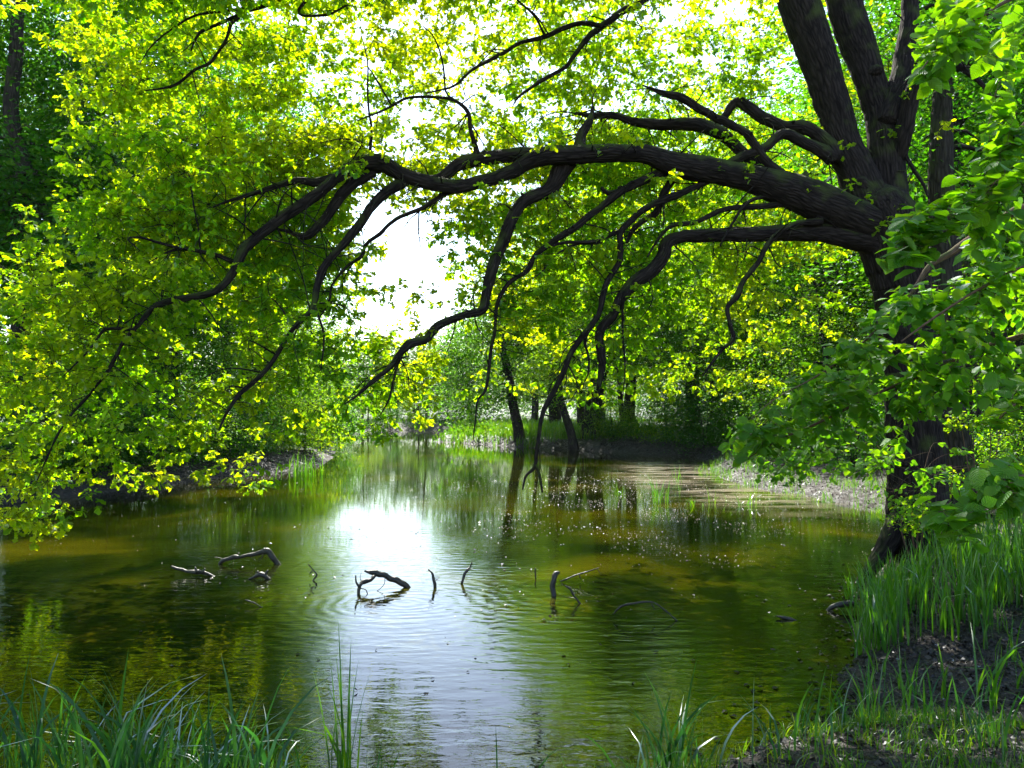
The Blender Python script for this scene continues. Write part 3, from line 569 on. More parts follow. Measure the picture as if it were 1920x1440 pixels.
TREES = [
    ('forest0', 45, 27, 1.12, 0, 'forest_tree', 'tall dark tree at the left edge of the photo, nearest of the left wood', 'tree', WL, (0, -2)),
    ('forest1', 190, 31, 1.1, 60, 'forest_tree', 'tall dark tree just right of the leftmost trunk, half behind oak leaves', 'tree', WL, (0, 2)),
    ('forest0', -130, 30, 1.1, 130, 'forest_tree', 'tree whose crown only pokes in from beyond the left edge', 'tree', WL, (0, 0)),
    ('forest1', 90, 38, 1.2, 200, 'forest_tree', 'tree in the second row of the left wood seen between the two nearest trunks', 'tree', WL, (0, 3)),
    ('forest0', 320, 36, 1.05, 250, 'forest_tree', 'dark trunked tree standing in deep shade behind the drooping oak tip', 'tree', WL, (0, 0)),
    ('forest1', 420, 42, 1.0, 20, 'forest_tree', 'tree at the right end of the tall left wood', 'tree', WL, (0, -2)),
    ('broad1', 235, 44, 1.1, 80, 'forest_tree', 'broad pale green tree deep inside the left wood', 'tree', WL, (0, 0)),
    ('broad0', 500, 52, .92, 150, 'forest_tree', 'smaller round tree where the left wood falls towards the sky gap', 'tree', WL, (0, 0)),
    ('low0', 470, 37, .92, 30, 'beech_tree', 'bright layered beech leaning over the water on the left bank', 'tree', None, (0, 10)),
    ('low1', 330, 33, .85, 200, 'young_tree', 'young dark leafy tree behind the brown left bank', 'tree', WL, (0, 5)),
    ('low1', 130, 27, .8, 90, 'young_tree', 'bushy young tree low at the left behind the hanging oak tip', 'tree', WL, (0, 0)),
    ('low0', 560, 50, .62, 160, 'young_tree', 'small pale tree at the water edge beyond the leaning beech', 'tree', WL, (0, 6)),
    ('forest0', 520, 62, 1.3, 75, 'forest_tree', 'tallest tree at the corner where the left wood meets the sky gap', 'tree', WL, (0, -2)),
    ('forest1', 455, 52, 1.25, 300, 'forest_tree', 'tall tree behind the leaning beech near the corner of the left wood', 'tree', WL, (0, 0)),
    ('broad1', 1350, 58, 1.4, 190, 'park_tree', 'tall bright tree far behind the mossy upper limbs', 'tree', WR, (0, 0)),
    ('broad0', 1490, 56, 1.3, 20, 'park_tree', 'tall bright tree far behind the gap left of the oak stems', 'tree', WR, (0, 0)),
    ('forest1', 1090, 70, 1.35, 180, 'park_tree', 'slender tall tree right of the sky gap beyond the sunny lawn', 'tree', WR, (0, 0)),
    ('low0', 585, 58, .62, 20, 'young_tree', 'bright bushy tree at the outermost corner of the left shore', 'tree', WL, (0, 8)),
    ('low1', 545, 66, .8, 110, 'young_tree', 'darker bushy tree behind the corner of the left shore', 'tree', WL, (0, 4)),
    ('low0', 575, 82, .9, 220, 'young_tree', 'round pale tree further along the left shore near the far end', 'tree', WL, (0, 4)),
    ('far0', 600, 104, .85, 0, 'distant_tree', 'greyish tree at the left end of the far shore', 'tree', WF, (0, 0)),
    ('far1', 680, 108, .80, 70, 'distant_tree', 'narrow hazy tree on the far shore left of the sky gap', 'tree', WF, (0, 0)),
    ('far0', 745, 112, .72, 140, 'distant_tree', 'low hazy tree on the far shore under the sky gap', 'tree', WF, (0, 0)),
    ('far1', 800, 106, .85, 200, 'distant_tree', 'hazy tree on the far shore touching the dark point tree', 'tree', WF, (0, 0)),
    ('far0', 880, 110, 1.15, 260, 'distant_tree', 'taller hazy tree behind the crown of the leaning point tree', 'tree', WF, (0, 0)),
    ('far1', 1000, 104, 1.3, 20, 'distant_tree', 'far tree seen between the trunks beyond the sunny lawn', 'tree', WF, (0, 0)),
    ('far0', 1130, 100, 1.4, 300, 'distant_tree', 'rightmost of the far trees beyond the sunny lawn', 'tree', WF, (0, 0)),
    ('broad1', 1180, 62, 1.4, 130, 'park_tree', 'bright leafy tree filling the background under the arching limb', 'tree', WR, (0, 0)),
    ('broad0', 1045, 78, 1.45, 10, 'park_tree', 'sunlit tree behind the hanging forked branch', 'tree', WR, (0, 0)),
    ('broad0', 1300, 50, 1.25, 230, 'park_tree', 'broad green tree behind the middle of the low oak limb', 'tree', WR, (0, 0)),
    ('broad1', 1430, 42, 1.0, 310, 'park_tree', 'dense green tree left of the oak trunk across the muddy cove', 'tree', WR, (0, 0)),
    ('broad0', 1560, 36, .98, 100, 'park_tree', 'leafy tree directly behind the fork of the oak', 'tree', WR, (0, 0)),
    ('low1', 1330, 44, .8, 45, 'young_tree', 'dark bushy tree over the bank left of the muddy cove', 'tree', WR, (0, -6)),
    ('low0', 1450, 36, .85, 120, 'young_tree', 'low bushy tree over the water above the pollen film', 'tree', WR, (0, -5)),
    ('low1', 1570, 30, .8, 210, 'young_tree', 'bushy young tree behind the muddy shore left of the oak', 'tree', WR, (0, 0)),
    ('forest1', 1760, 25, .95, 140, 'forest_tree', 'tall tree rising right behind the oak trunk', 'tree', WR, (0, 0)),
    ('forest0', 1870, 22, .85, 40, 'forest_tree', 'tall fine leaved tree at the right edge behind the foreground leaves', 'tree', WR, (0, 1)),
    ('broad1', 1990, 27, .95, 270, 'forest_tree', 'tree whose crown reaches in from beyond the right edge', 'tree', WR, (0, 0)),
    ('broad0', 1700, 40, 1.2, 330, 'forest_tree', 'big tree in the second row behind the oak stems', 'tree', WR, (0, 0)),
    ('low1', 1900, 19, .7, 10, 'young_tree', 'shaded young tree low at the right edge behind the bank', 'tree', WR, (0, 0)),
    ('forest1', 1890, 34, 1.1, 260, 'forest_tree', 'tree deep in the right wood, only its top showing', 'tree', WR, (0, 0)),
]
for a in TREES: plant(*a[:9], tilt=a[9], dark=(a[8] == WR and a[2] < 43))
SHR = [('shrub0', 30, 22.6, 1.0, 0, 'at the far left end of the brown bank'), ('shrub1', 110, 23.6, .9, 40, 'behind the tip of the drooping oak branch'), ('shrub0', 200, 24.6, 1.05, 80, 'above the brown bank right of the drooping tip'),
       ('shrub0', 285, 26.5, 1.0, 150, 'in the middle of the brown left bank'), ('shrub1', 350, 28.5, 1.05, 190, 'left of the leaning beech'), ('shrub0', 420, 31, 1.1, 240, 'under the leaning beech'), ('shrub1', 500, 36, 1.1, 300, 'at the tip of the left bank above the reeds'),
       ('shrub0', 150, 26, 1.5, 20, 'behind the front row on the left bank, tallest of them'), ('shrub1', 540, 44, 1.2, 90, 'beyond the reed tuft on the left shore'),
       ('shrub1', 606, 57, 1.3, 10, 'outermost on the left shore corner'), ('shrub0', 604, 43.5, 1.25, 130, 'spilling over the left shore at the waterline'), ('shrub1', 572, 37, 1.1, 260, 'overhanging the left waterline behind the reed tuft'), ('shrub0', 612, 49.5, 1.3, 80, 'tall one on the left shore corner'), ('shrub0', 575, 50, 1.1, 200, 'on the left shore below the sky gap'), ('shrub1', 596, 55, .9, 330, 'last before the corner of the left shore'), ('shrub0', 470, 33, .9, 60, 'beside the dense reed tuft on the left bank'),
       ('shrub1', 1150, 49, 1.0, 10, 'right of the thick background trunk'), ('shrub1', 1250, 45, 1.2, 60, 'above the dark bank left of the cove'), ('shrub0', 1320, 41, 1.2, 120, 'at the left corner of the muddy cove'), ('shrub0', 1400, 37.5, 1.1, 180, 'at the back of the muddy cove'),
       ('shrub1', 1500, 30, 1.0, 220, 'on the mud behind the low hanging leaves'), ('shrub0', 1600, 25.5, 1.0, 260, 'on the shore just left of the oak trunk'), ('shrub0', 1850, 15.5, .8, 300, 'in the shade right of the second trunk'), ('shrub1', 1930, 14.5, .8, 20, 'at the right edge of the bank')]
for k_, (px, Y, s_) in enumerate([(575, 99, .55), (635, 97.5, .42), (690, 98.5, .5), (735, 97.5, .36), (785, 99, .5), (840, 99, .6)]):
    plant('low1' if k_ % 2 else 'low0', px, Y, s_, 61 * k_, 'shore_bush', ['dark bush at the left end of the far shore', 'second far shore bush from the left', 'round bush in the middle of the far shore', 'lowest bush on the far shore under the sky gap', 'far shore bush just left of the point tree', 'far shore bush half hidden by the point tree'][k_], 'bush', 'bushes along the far shore')
for k, px, Y, s, rot, where in SHR: plant(k, px, Y, s, rot, 'shrub', 'low leafy green shrub ' + where, 'shrub', 'shrubs along the pond banks')

# trees with trunks one can see: grassy point and behind the oak
def special(px, py, Y, poly, blobs, name, label, group, ncl, leaf, mat, seed, **kw):
    """poly: (px, py, width px) up the trunk; blobs in metres about the base"""
    b = P(px, py, Y); b[2] = gz(b[0], Y) - .1
    st = [(*(P(x, y, Y) - b), wd / 2 / FPX * Y) for x, y, wd in poly]; st[0] = (st[0][0], st[0][1], -.4, st[0][3])
    root = make_tree(st, blobs, ncl, 38, leaf, mat, M['fbark'], seed, **kw); root.name = name; root.location = b
    return tag(root, label, 'tree', group)
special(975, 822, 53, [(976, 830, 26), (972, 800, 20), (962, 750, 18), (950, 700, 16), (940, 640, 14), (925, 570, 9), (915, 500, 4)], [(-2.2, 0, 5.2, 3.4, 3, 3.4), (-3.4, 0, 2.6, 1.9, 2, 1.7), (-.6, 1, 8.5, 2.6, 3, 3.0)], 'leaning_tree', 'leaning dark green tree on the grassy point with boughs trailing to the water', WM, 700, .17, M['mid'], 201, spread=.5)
special(1040, 812, 60, [(1041, 818, 26), (1040, 790, 22), (1038, 740, 20), (1036, 660, 15), (1030, 560, 8), (1028, 460, 4)], [(0, 0, 9.5, 4, 4, 5)], 'straight_tree', 'straight dark trunk with bright leaves left of the thick trunk', WM, 330, .19, M['fresh'], 202)
special(1074, 836, 47.5, [(1078, 842, 22), (1072, 815, 17), (1062, 785, 15), (1052, 750, 13), (1046, 700, 9), (1040, 640, 4)], [(-.6, 0, 5.0, 2.0, 2, 2.2)], 'leaning_tree', 'short trunk leaning left out of the bank beside the thick trunk', WM, 130, .15, M['fresh'], 203, spread=.4)
special(1108, 816, 50, [(1106, 826, 46), (1109, 800, 36), (1117, 750, 31), (1124, 700, 29), (1128, 640, 26), (1135, 560, 20), (1140, 460, 12), (1145, 380, 5)], [(.8, 0, 10, 4.4, 4.4, 5)], 'thick_tree', 'thick dark trunked tree on the bank right of the hanging forked branch', WM, 400, .18, M['fresh'], 204)
special(1006, 810, 66, [(1007, 815, 9), (1006, 780, 8), (1004, 700, 6), (1002, 600, 3)], [(0, 0, 7, 2.6, 2.6, 3.6)], 'slim_tree', 'slim trunked tree between the leaning tree and the straight trunk', WM, 150, .19, M['fresh'], 205)
special(1168, 808, 64, [(1169, 815, 12), (1167, 780, 10), (1163, 720, 9), (1160, 640, 6), (1158, 560, 3)], [(0, 0, 8, 3, 3, 4)], 'slim_tree', 'slim trunked tree just right of the thick trunk', WM, 200, .19, M['fresh'], 206)
special(1785, 905, 14.5, [(1792, 960, 96), (1788, 900, 78), (1782, 820, 70), (1776, 720, 64), (1772, 600, 58), (1770, 450, 50), (1768, 250, 40), (1775, 0, 26), (1790, -300, 10)], [(1.2, 2, 9, 3.2, 3.2, 4)], 'second_trunk_tree', 'second dark trunk standing close behind the oak trunk on its right', WR, 260, .13, M['forest'], 207, sides=20)
for i, (px, Y, wd, lean, lb) in enumerate([(1838, 19, 22, -30, 'thin dark trunk nearest to the second trunk in the right wood'), (1868, 23, 18, -46, 'thin trunk leaning left between two others in the right wood'), (1905, 20, 20, 14, 'thin dark trunk closest to the right edge'), (1815, 27, 14, 20, 'thinnest dark trunk deep in the right wood')]):
    by = 770 + (EYE - .8) / Y * FPX
    special(px, by, Y, [(px, by + 10, wd * 1.2), (px + lean * .3, by - 160, wd), (px + lean, 500, wd * .8), (px + lean * 1.4, 250, wd * .6), (px + lean * 1.6, 20, wd * .3)], [(.2, 0, 8.5, 2.2, 2.2, 3)], 'pole_tree', lb, WR, 110, .12, M['forest'], 220 + i)

# far wood that closes the view, and undergrowth: nobody could count these
def mass(name, label, pts, per, leaf, mat, spread, flat=.5):
    cb = Buf(); C = np.repeat(pts, per, 0) + rng.normal(size=(len(pts) * per, 3)) * np.array((spread, spread, spread * flat))
    leaves2(cb, C, rdir(len(C)) * np.array((1, 1, .5)), np.array((0, 0, 1.)) + rng.normal(size=C.shape) * .5, leaf * rng.uniform(.6, 1.3, len(C)), np.clip(np.repeat(rng.random(len(pts)), per) * .6 + rng.random(len(C)) * .4, 0, 1))
    return tag(cb.build(name, mat, smooth=False), label, name.replace('_', ' '), kind='stuff')
def scatter(n, x0, x1, y0, y1, cond, z0, z1):
    out = []
    while len(out) < n:
        x = rng.uniform(x0, x1, 4000); y = rng.uniform(y0, y1, 4000); k = cond(x, y); x, y = x[k], y[k]; z = ground_z(x, y)
        h = rng.uniform(z0, z1, len(x)) ; out += list(np.stack([x, y, z + h], -1))
    return np.array(out[:n])
fw = scatter(3000, -85, 100, 104, 150, lambda x, y: (y > 106 + 4 * np.sin(x * .2)), .3, 10)
fw[:, 2] *= .85 + .4 * noise3(fw * np.array((.07, .07, 0)), 5)
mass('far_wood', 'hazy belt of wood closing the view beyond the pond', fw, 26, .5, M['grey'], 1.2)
lw_ = scatter(1500, -70, -9, 25, 105, lambda x, y: (sdist(x, y) > 4.5) & (x < -12 - (y - 25) * .02), .2, 9)
lw_ = np.vstack([lw_, scatter(2300, -60, -13, 32, 75, lambda x, y: (sdist(x, y) > 6) & (x < -13 - (y - 30) * .06), 7, 26)])
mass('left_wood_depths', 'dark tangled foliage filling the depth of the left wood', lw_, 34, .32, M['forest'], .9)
rw_ = scatter(1900, 5, 60, 15, 95, lambda x, y: (sdist(x, y) > 4.5) & (x > 8 + np.clip((y - 50) * .1, 0, 5)) & ~((y > 52) & (x < 14)), .2, 8)
rw_ = np.vstack([rw_, scatter(700, 8, 70, 99, 116, lambda x, y: sdist(x, y) > 3, .2, 8), scatter(500, 26, 60, 60, 98, lambda x, y: sdist(x, y) > 3, .2, 8), scatter(1700, 12, 60, 30, 75, lambda x, y: (sdist(x, y) > 5) & (x > 3 + y * .2), 6, 21)])
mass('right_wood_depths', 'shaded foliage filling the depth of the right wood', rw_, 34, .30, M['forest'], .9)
ug = np.vstack([scatter(900, -26, -7.5, 20, 50, lambda x, y: (sdist(x, y) > 1.1) & (sdist(x, y) < 5), .05, .8), scatter(700, 3, 16, 28, 56, lambda x, y: (sdist(x, y) > .9) & (sdist(x, y) < 5) & (x > 5), .05, .7)])
mass('undergrowth', 'low leafy ground plants along the pond banks', ug, 30, .075, M['forest'], .25)

# ---------------------------------------------------------------- dead leaves on the mud, petals on the water
def flakes(name, label, cat, x, y, z, size, mat, tilt=.5, rnd=None):
    b = Buf(); n = len(x); leaves2(b, np.stack([x, y, z], -1), rdir(n) * np.array((1, 1, .15)), np.array((0, 0, 1.)) + rng.normal(size=(n, 3)) * tilt, size, rng.random(n) if rnd is None else rnd, .32)
    return tag(b.build(name, mat, smooth=False), label, cat, kind='stuff')
def pick(n, x0, x1, y0, y1, cond):
    X = []; Yv = []
    while len(X) < n:
        x = rng.uniform(x0, x1, 6000); y = rng.uniform(y0, y1, 6000); k = cond(x, y, sdist(x, y)); X += list(x[k]); Yv += list(y[k])
    return np.array(X[:n]), np.array(Yv[:n])
xs, ys = [], []
for n, a in ((14000, (.8, 8, 4.2, 9.5, lambda x, y, s: (s > -.15) & (s < 2.6))), (9000, (-20, -7.5, 19, 37, lambda x, y, s: (s > .05) & (s < 1.9))), (9000, (5, 12, 17, 46, lambda x, y, s: (s > 0) & (s < 2.2))), (2500, (-3, 8, 44, 56, lambda x, y, s: (s > 0) & (s < .9))), (3000, (4.5, 12, 9, 18, lambda x, y, s: s > .1))):
    x, y = pick(n, *a); xs.append(x); ys.append(y)
x = np.concatenate(xs); y = np.concatenate(ys); dist = y
flakes('leaf_litter', 'brown dead leaves and bark scraps scattered on the muddy banks', 'leaf litter', x, y, ground_z(x, y) + .012, (.030 + .0007 * y) * rng.uniform(.6, 1.5, len(x)), M['litter'], .55)
x, y = pick(3000, -4, 9, 12, 34, lambda x, y, s: (s < -.1) & (rng.random(len(x)) < np.exp(-((x - 2.8) / 3.6) ** 2) * np.exp(-((y - 19) / 7.5) ** 2) * np.clip(noise3(np.stack([x * .9, y * .5, x * 0], -1), 50) * 3 - 1, .03, 1)))
x2, y2 = pick(500, -9, 6, 6, 30, lambda x, y, s: s < -.2)
x = np.concatenate([x, x2]); y = np.concatenate([y, y2])
flakes('floating_petals', 'tiny pale petals floating on the pond surface', 'petals', x, y, np.full(len(x), .006), (.010 + .0005 * y) * rng.uniform(.5, 1.4, len(x)), M['petal'], .12)

x, y = pick(170, -5, 5, 6.5, 17, lambda x, y, s: (s < -.1) & (rng.random(len(x)) < np.clip(noise3(np.stack([x * .8, y * .8, x * 0], -1), 71) * 3 - 1.1, .02, 1)))
x2, y2 = pick(330, 1, 5, 5, 11, lambda x, y, s: (s < -.02) & (s > -.9) & (rng.random(len(x)) < np.clip(1 + s, 0, 1) ** 2))
x = np.concatenate([x, x2]); y = np.concatenate([y, y2])
flakes('floating_leaves', 'dead leaves and scraps of scum floating near the right bank', 'leaves', x, y, np.full(len(x), .007), rng.uniform(.02, .065, len(x)), M['litter'], .06)

# ---------------------------------------------------------------- grasses, reeds
def blades(buf, x, y, z, h, wdt, lean, rnd, K=6):
    N = len(x); az = rng.uniform(0, 2 * math.pi, N); ld = np.stack([np.cos(az), np.sin(az), az * 0], -1); fa = rng.uniform(0, math.pi, N); sd = np.stack([np.cos(fa), np.sin(fa), fa * 0], -1)
    t = np.linspace(0, 1, K); base = np.stack([x, y, z], -1); bend = (lean * rng.uniform(.2, 1.6, N))[:, None] * (t ** 1.9)[None]
    kink = (rng.random(N) < .12)[:, None] * np.clip(t - .55, 0, 1)[None] * 1.3
    hgt = h[:, None] * (t[None] - .45 * (bend + kink) ** 1.2 * t[None]); out = h[:, None] * (bend + kink)
    c = base[:, None] + hgt[..., None] * np.array((0, 0, 1.)) + out[..., None] * ld[:, None]
    prof = np.array([.75, 1, 1, .85, .55, .04]) if K == 6 else np.interp(t, [0, .2, .6, 1], [.7, 1, .8, .05])
    wv = (wdt[:, None] * prof[None])[..., None] * sd[:, None] * .5
    V = np.stack([c - wv, c + wv], 2).reshape(N, 2 * K, 3); k = np.arange(K - 1); f = np.stack([2 * k, 2 * k + 1, 2 * k + 3, 2 * k + 2], -1)
    buf.add(V, f[None] + (np.arange(N) * 2 * K)[:, None, None], None, np.repeat(rnd, 2 * K))
def clumped(n, x0, x1, y0, y1, cond, per=9, sp=.05):
    cxs, cys = pick(max(1, n // per), x0, x1, y0, y1, cond); x = np.repeat(cxs, per) + rng.normal(size=len(cxs) * per) * sp; y = np.repeat(cys, per) + rng.normal(size=len(cxs) * per) * sp; return x, y
def bed(name, label, cat, x, y, h, wdt, lean, mat, lo=0, hi=1):
    b = Buf(); n = len(x); blades(b, x, y, np.maximum(ground_z(x, y), -.15) - .01, h * rng.uniform(.55, 1.15, n), wdt * rng.uniform(.6, 1.25, n), lean * np.ones(n), rng.uniform(lo, hi, n))
    return tag(b.build(name, mat, smooth=False), label, cat, kind='stuff')
x, y = clumped(900, -4.4, -1.0, 3.7, 5.4, lambda x, y, s: (rng.random(len(x)) < np.where(x < -1.7, 1, .45)))
bed('sedge_bank', 'long blue green sedge blades filling the bottom left of the near bank', 'sedge', x, y, .60, .016, .42, M['bladeblue'])
x, y = clumped(8500, -3.2, 4.4, 3.3, 5.7, lambda x, y, s: (s > -.1), 12, .04)
bed('near_grass', 'short green grass on the near bank', 'grass', x, y, .16, .006, .5, M['turf'])
x, y = clumped(160, -1.2, 3.3, 4.2, 5.5, lambda x, y, s: s > -.3, 4, .05)
bed('sparse_sedge', 'sparse tall sedge blades along the bottom edge', 'sedge', x, y, .42, .013, .4, M['bladeblue'])
x, y = clumped(1500, 3.0, 7.2, 7.3, 10.4, lambda x, y, s: (s > -.2) & (s < 2.4) & (y > 7.5 + .12 * (x - 3)), 8, .06)
bed('reed_bed', 'upright bright green reeds crowding the right bank in front of the oak', 'reeds', x, y, .60, .019, .22, M['blade'], 0, .6)
x, y = clumped(9000, 4.4, 12, 9, 16.5, lambda x, y, s: s > .25, 10, .06)
bed('bank_grass', 'grass covering the bank around the foot of the oak', 'grass', x, y, .13, .008, .5, M['turf'])
x, y = clumped(220, 2.3, 6, 5, 7.6, lambda x, y, s: s > -.1, 5, .03)
bed('mud_sprouts', 'single reed shoots sprouting from the wet mud at the lower right', 'reeds', x, y, .4, .014, .3, M['blade'])
x, y = clumped(5200, -6, 10, 49, 66, lambda x, y, s: (s > .1) & (s < 6), 12, .2)
bed('point_grass', 'sunlit tall grass on the point across the pond', 'grass', x, y, .75, .05, .3, M['turf'], .2, 1)
x, y = clumped(3500, -30, 30, 96, 108, lambda x, y, s: s > .1, 12, .3)
bed('far_grass', 'grass strip on the far shore', 'grass', x, y, .6, .09, .3, M['turf'])
x, y = clumped(1500, 5, 11, 18, 34, lambda x, y, s: (s > -.6) & (s < 1.6), 6, .08)
bed('cove_grass', 'thin grass blades growing from the muddy cove shore', 'grass', x, y, .38, .012, .35, M['blade'])
def tuft(px, py, n, h, wdt, lean, label, name='reed_tuft', mat='blade', sp=.08, Y=None):
    b = P(px, py, 1); Yd = Y or EYE / (EYE - b[2]); x0 = b[0] * Yd
    bf = Buf(); x = rng.normal(size=n) * sp; y = rng.normal(size=n) * sp
    blades(bf, x, y, np.full(n, -.05), h * rng.uniform(.5, 1.1, n), wdt * rng.uniform(.7, 1.2, n), lean * np.ones(n), rng.random(n))
    o = bf.build(name, M[mat], smooth=False); o.location = (x0, Yd, max(0, gz(x0, Yd))); return tag(o, label, 'reeds', 'single tufts of reed' if name == 'reed_tuft' else None)
tuft(1236, 942, 26, .75, .016, .3, 'tallest reed tuft in the shallow cove, right of the forked hanging branch', sp=.16)
tuft(1160, 928, 12, .4, .014, .5, 'small bent reed tuft leftmost in the shallow cove')
tuft(1300, 948, 22, .35, .014, .7, 'low sprawling reed tuft just right of the tallest one', sp=.12)
tuft(1395, 948, 16, .45, .016, .8, 'drooping reed tuft at the right end of the shallow cove', sp=.14)
tuft(1345, 944, 10, .5, .012, .3, 'thin reed tuft between two drooping ones in the cove', sp=.14)
tuft(1270, 905, 12, .7, .014, .3, 'thin reed tuft further back in the cove', sp=.12)
tuft(566, 892, 60, .85, .024, .22, 'dense dark reed tuft at the tip of the left bank', sp=.38)
tuft(645, 1440, 14, 1.02, .016, .16, 'lone tall slender reed plant rising above the bottom edge left of centre', sp=.035, Y=4.8)
tuft(736, 1440, 9, .36, .014, .35, 'short reed tuft just right of the lone tall reed', sp=.04, Y=4.9)
tuft(1262, 1440, 20, .72, .020, .34, 'grey green iris fan rising at the bottom edge right of centre', sp=.06, Y=4.7, mat='bladeblue')
tuft(1560, 1330, 7, .42, .012, .4, 'few reed blades in the water beside the mud at lower right', sp=.05)
tuft(1850, 1350, 10, .75, .020, .35, 'bright reed plant alone on the mud at lower right', sp=.05, Y=6.0)

# ---------------------------------------------------------------- dead wood in the water
def dead(parts, label, name='dead_branch'):
    b = Buf(); o0 = None
    for s, y0, y1 in parts:
        pts = lim(s, y0, y1); q = np.array([(*P(a, bb, Y), wd / 2 / FPX * Y) for a, bb, wd, Y in pts])
        if o0 is None: o0 = np.array((q[:, 0].mean(), q[:, 1].mean(), 0))
        q[:, :3] -= o0; q[:, 3] *= .85; q = catmull(q, .02)
        for k_ in range(2 if len(q) > 14 else 0):
            c_ = q[rng.integers(3, len(q) - 2)]
            if c_[2] > .02 and c_[3] > .008:
                dv = unit(rng.normal(size=3) + np.array((0, 0, .6))); l_ = rng.uniform(.05, .16); tube(b, catmull([(*c_[:3], .006), (*(c_[:3] + dv * l_ * .5 + rng.normal(size=3) * .012), .004), (*(c_[:3] + dv * l_), .0015)], .02), 5, .2)
        q = q + 0; am = np.minimum(q[:, 3], .02)[:, None] * .9; q[:, :3] += (np.stack([noise3(q[:, :3] * 11 + k_, 9) for k_ in (0, 31, 77)], -1) - .5) * am; tube(b, q, 10, .45, int(abs(pts[0][0])) % 50)
    o = b.build(name, M['wet']); o.location = o0; return tag(o, label, 'branch', 'dead branches sticking out of the water')
dead([('410 1062 6 419 1051 9 452 1044 10 485 1037 11 499 1033 14', 12.3, 12.3), ('494 1036 13 503 1034 15 512 1044 13 524 1062 12', 12.3, 12.3), ('495 1037 3 490 1046 2 484 1050 1.5', 12.3, 12.2)], 'thick bent dead branch lying on the water at left, knee pointing right')
dead([('322 1062 4 330 1066 6 350 1071 7 372 1073 11 385 1075 7 408 1084 3', 11.5, 11.4), ('370 1074 6 366 1064 4', 11.4, 11.4), ('380 1074 6 384 1066 3', 11.4, 11.4)], 'long low knobbly branch leftmost in the water')
dead([('466 1086 4 480 1080 8 494 1078 12 506 1087 9', 11.2, 11.2), ('486 1080 6 484 1071 4', 11.2, 11.2), ('497 1078 6 502 1070 4', 11.2, 11.2)], 'small dark knobbly stump right of the low branch', 'dead_stump')
dead([('578 1058 2 586 1068 3 594 1078 3.5 587 1088 3 584 1100 3', 11.2, 11.1), ('586 1068 2 580 1078 1.5', 11.2, 11.2)], 'thin zigzag twig at the left rim of the sky reflection', 'dead_twig')
dead([('768 1106 12 758 1096 14 735 1086 13 708 1075 13 695 1074 10 684 1071 5', 10.7, 10.6), ('704 1078 8 694 1086 9 678 1092 9 672 1104 8 671 1126 7', 10.6, 10.3), ('667 1079 3 668 1092 4 674 1100 5', 10.35, 10.35), ('722 1081 2 720 1096 1.5 704 1110 1.5 690 1114 1.5', 10.6, 10.4), ('676 1103 3 686 1106 2.5 690 1116 2', 10.4, 10.3)], 'triangular forked branch standing in the bright reflection, largest of them')
dead([('803 1068 2.5 809 1075 5 814 1086 7 816 1104 7', 10.75, 10.7)], 'short curved stick right of the triangular branch', 'dead_stick')
dead([('885 1054 2 880 1064 4 874 1072 6 866 1094 5', 11, 10.9), ('876 1069 2.5 887 1066 1.5', 11, 11)], 'short stick leaning right beside the curved one', 'dead_stick')
dead([('1047 1074 9 1040 1078 12 1037 1092 11 1038 1124 10', 10.3, 10.2)], 'dark upright peg with a hooked top right of centre', 'dead_peg')
dead([('1124 1064 1.5 1104 1071 2.5 1085 1077 3 1052 1090 3', 11.0, 11.0), ('1086 1077 2 1089 1086 1.5', 11, 11), ('1120 1066 1.5 1127 1078 1', 11, 11)], 'long thin twig slanting up right behind the upright peg', 'dead_twig')
dead([('1060 1098 3 1068 1104 5 1076 1116 5 1090 1134 5', 9.8, 9.8)], 'pale short stick dipping into the water in front of the peg', 'dead_stick')
dead([('1150 1152 4 1162 1140 4.5 1180 1133 4.5 1222 1129 4 1246 1144 3 1276 1170 2.5', 9.1, 9.0), ('1220 1129 2.5 1228 1144 1.5', 9.1, 9.1)], 'arched thin branch with both ends in the water, rightmost of the open water group')
dead([('1004 1065 3 1004 1084 3', 11.3, 11.3)], 'tiny upright twig left of the peg', 'dead_twig')
dead([('460 1125 2.5 478 1131 3 498 1143 2', 9.7, 9.6)], 'small thin twig floating low in the left water', 'dead_twig')
dead([('1455 1155 3 1470 1158 7 1490 1164 8 1520 1176 6', 9.1, 9.0)], 'grey driftwood piece low in the water left of the reeds', 'driftwood')
dead([('1545 1150 5 1560 1139 10 1580 1133 13 1610 1134 12', 9.5, 9.4)], 'grey log end poking out of the reeds', 'driftwood')

# ---------------------------------------------------------------- foreground tree whose boughs hang in from the right
hz = tag(empty('hazel_tree', (5.6, 4.6, .55)), 'foreground hazel with big round bright leaves hanging in from the right edge', 'tree')
HO = np.array(hz.location); hb = []; hP, hR, hO_ = [], [], []
def hwood(q, n=8):
    hb.append(Buf()); q = catmull(q, .06); tube(hb[-1], q, n, .1, len(hb))
    for x in q[::2]: hP.append(x[:3]); hR.append(x[3]); hO_.append(len(hb) - 1)
hwood([(0, 0, -.4, .14), (.05, 0, .6, .11), (0, .1, 1.8, .095), (-.1, .15, 3.2, .075), (-.3, .1, 4.6, .05), (-.5, 0, 6, .02)], 16)
def hb_(s, y0, y1, z): hwood(np.vstack([[(-.02, .1, z, .04)], trace(lim(s, y0, y1), HO)]))
hb_('2150 640 18 1960 400 17 1850 432 15 1780 476 13 1742 500 10 1700 560 5 1620 640 4 1540 700 3 1450 750 2 1395 800 1.5', 5.6, 5.4, 1.8)
hb_('2200 420 12 2030 330 9 1920 320 8 1850 350 7 1780 390 6 1720 440 5 1665 490 3', 4.2, 3.5, 2.4)
hb_('2200 800 14 2000 640 12 1880 640 10 1760 690 8 1640 740 6 1540 790 5 1450 830 4 1370 880 2', 5.3, 5.8, 1.3)
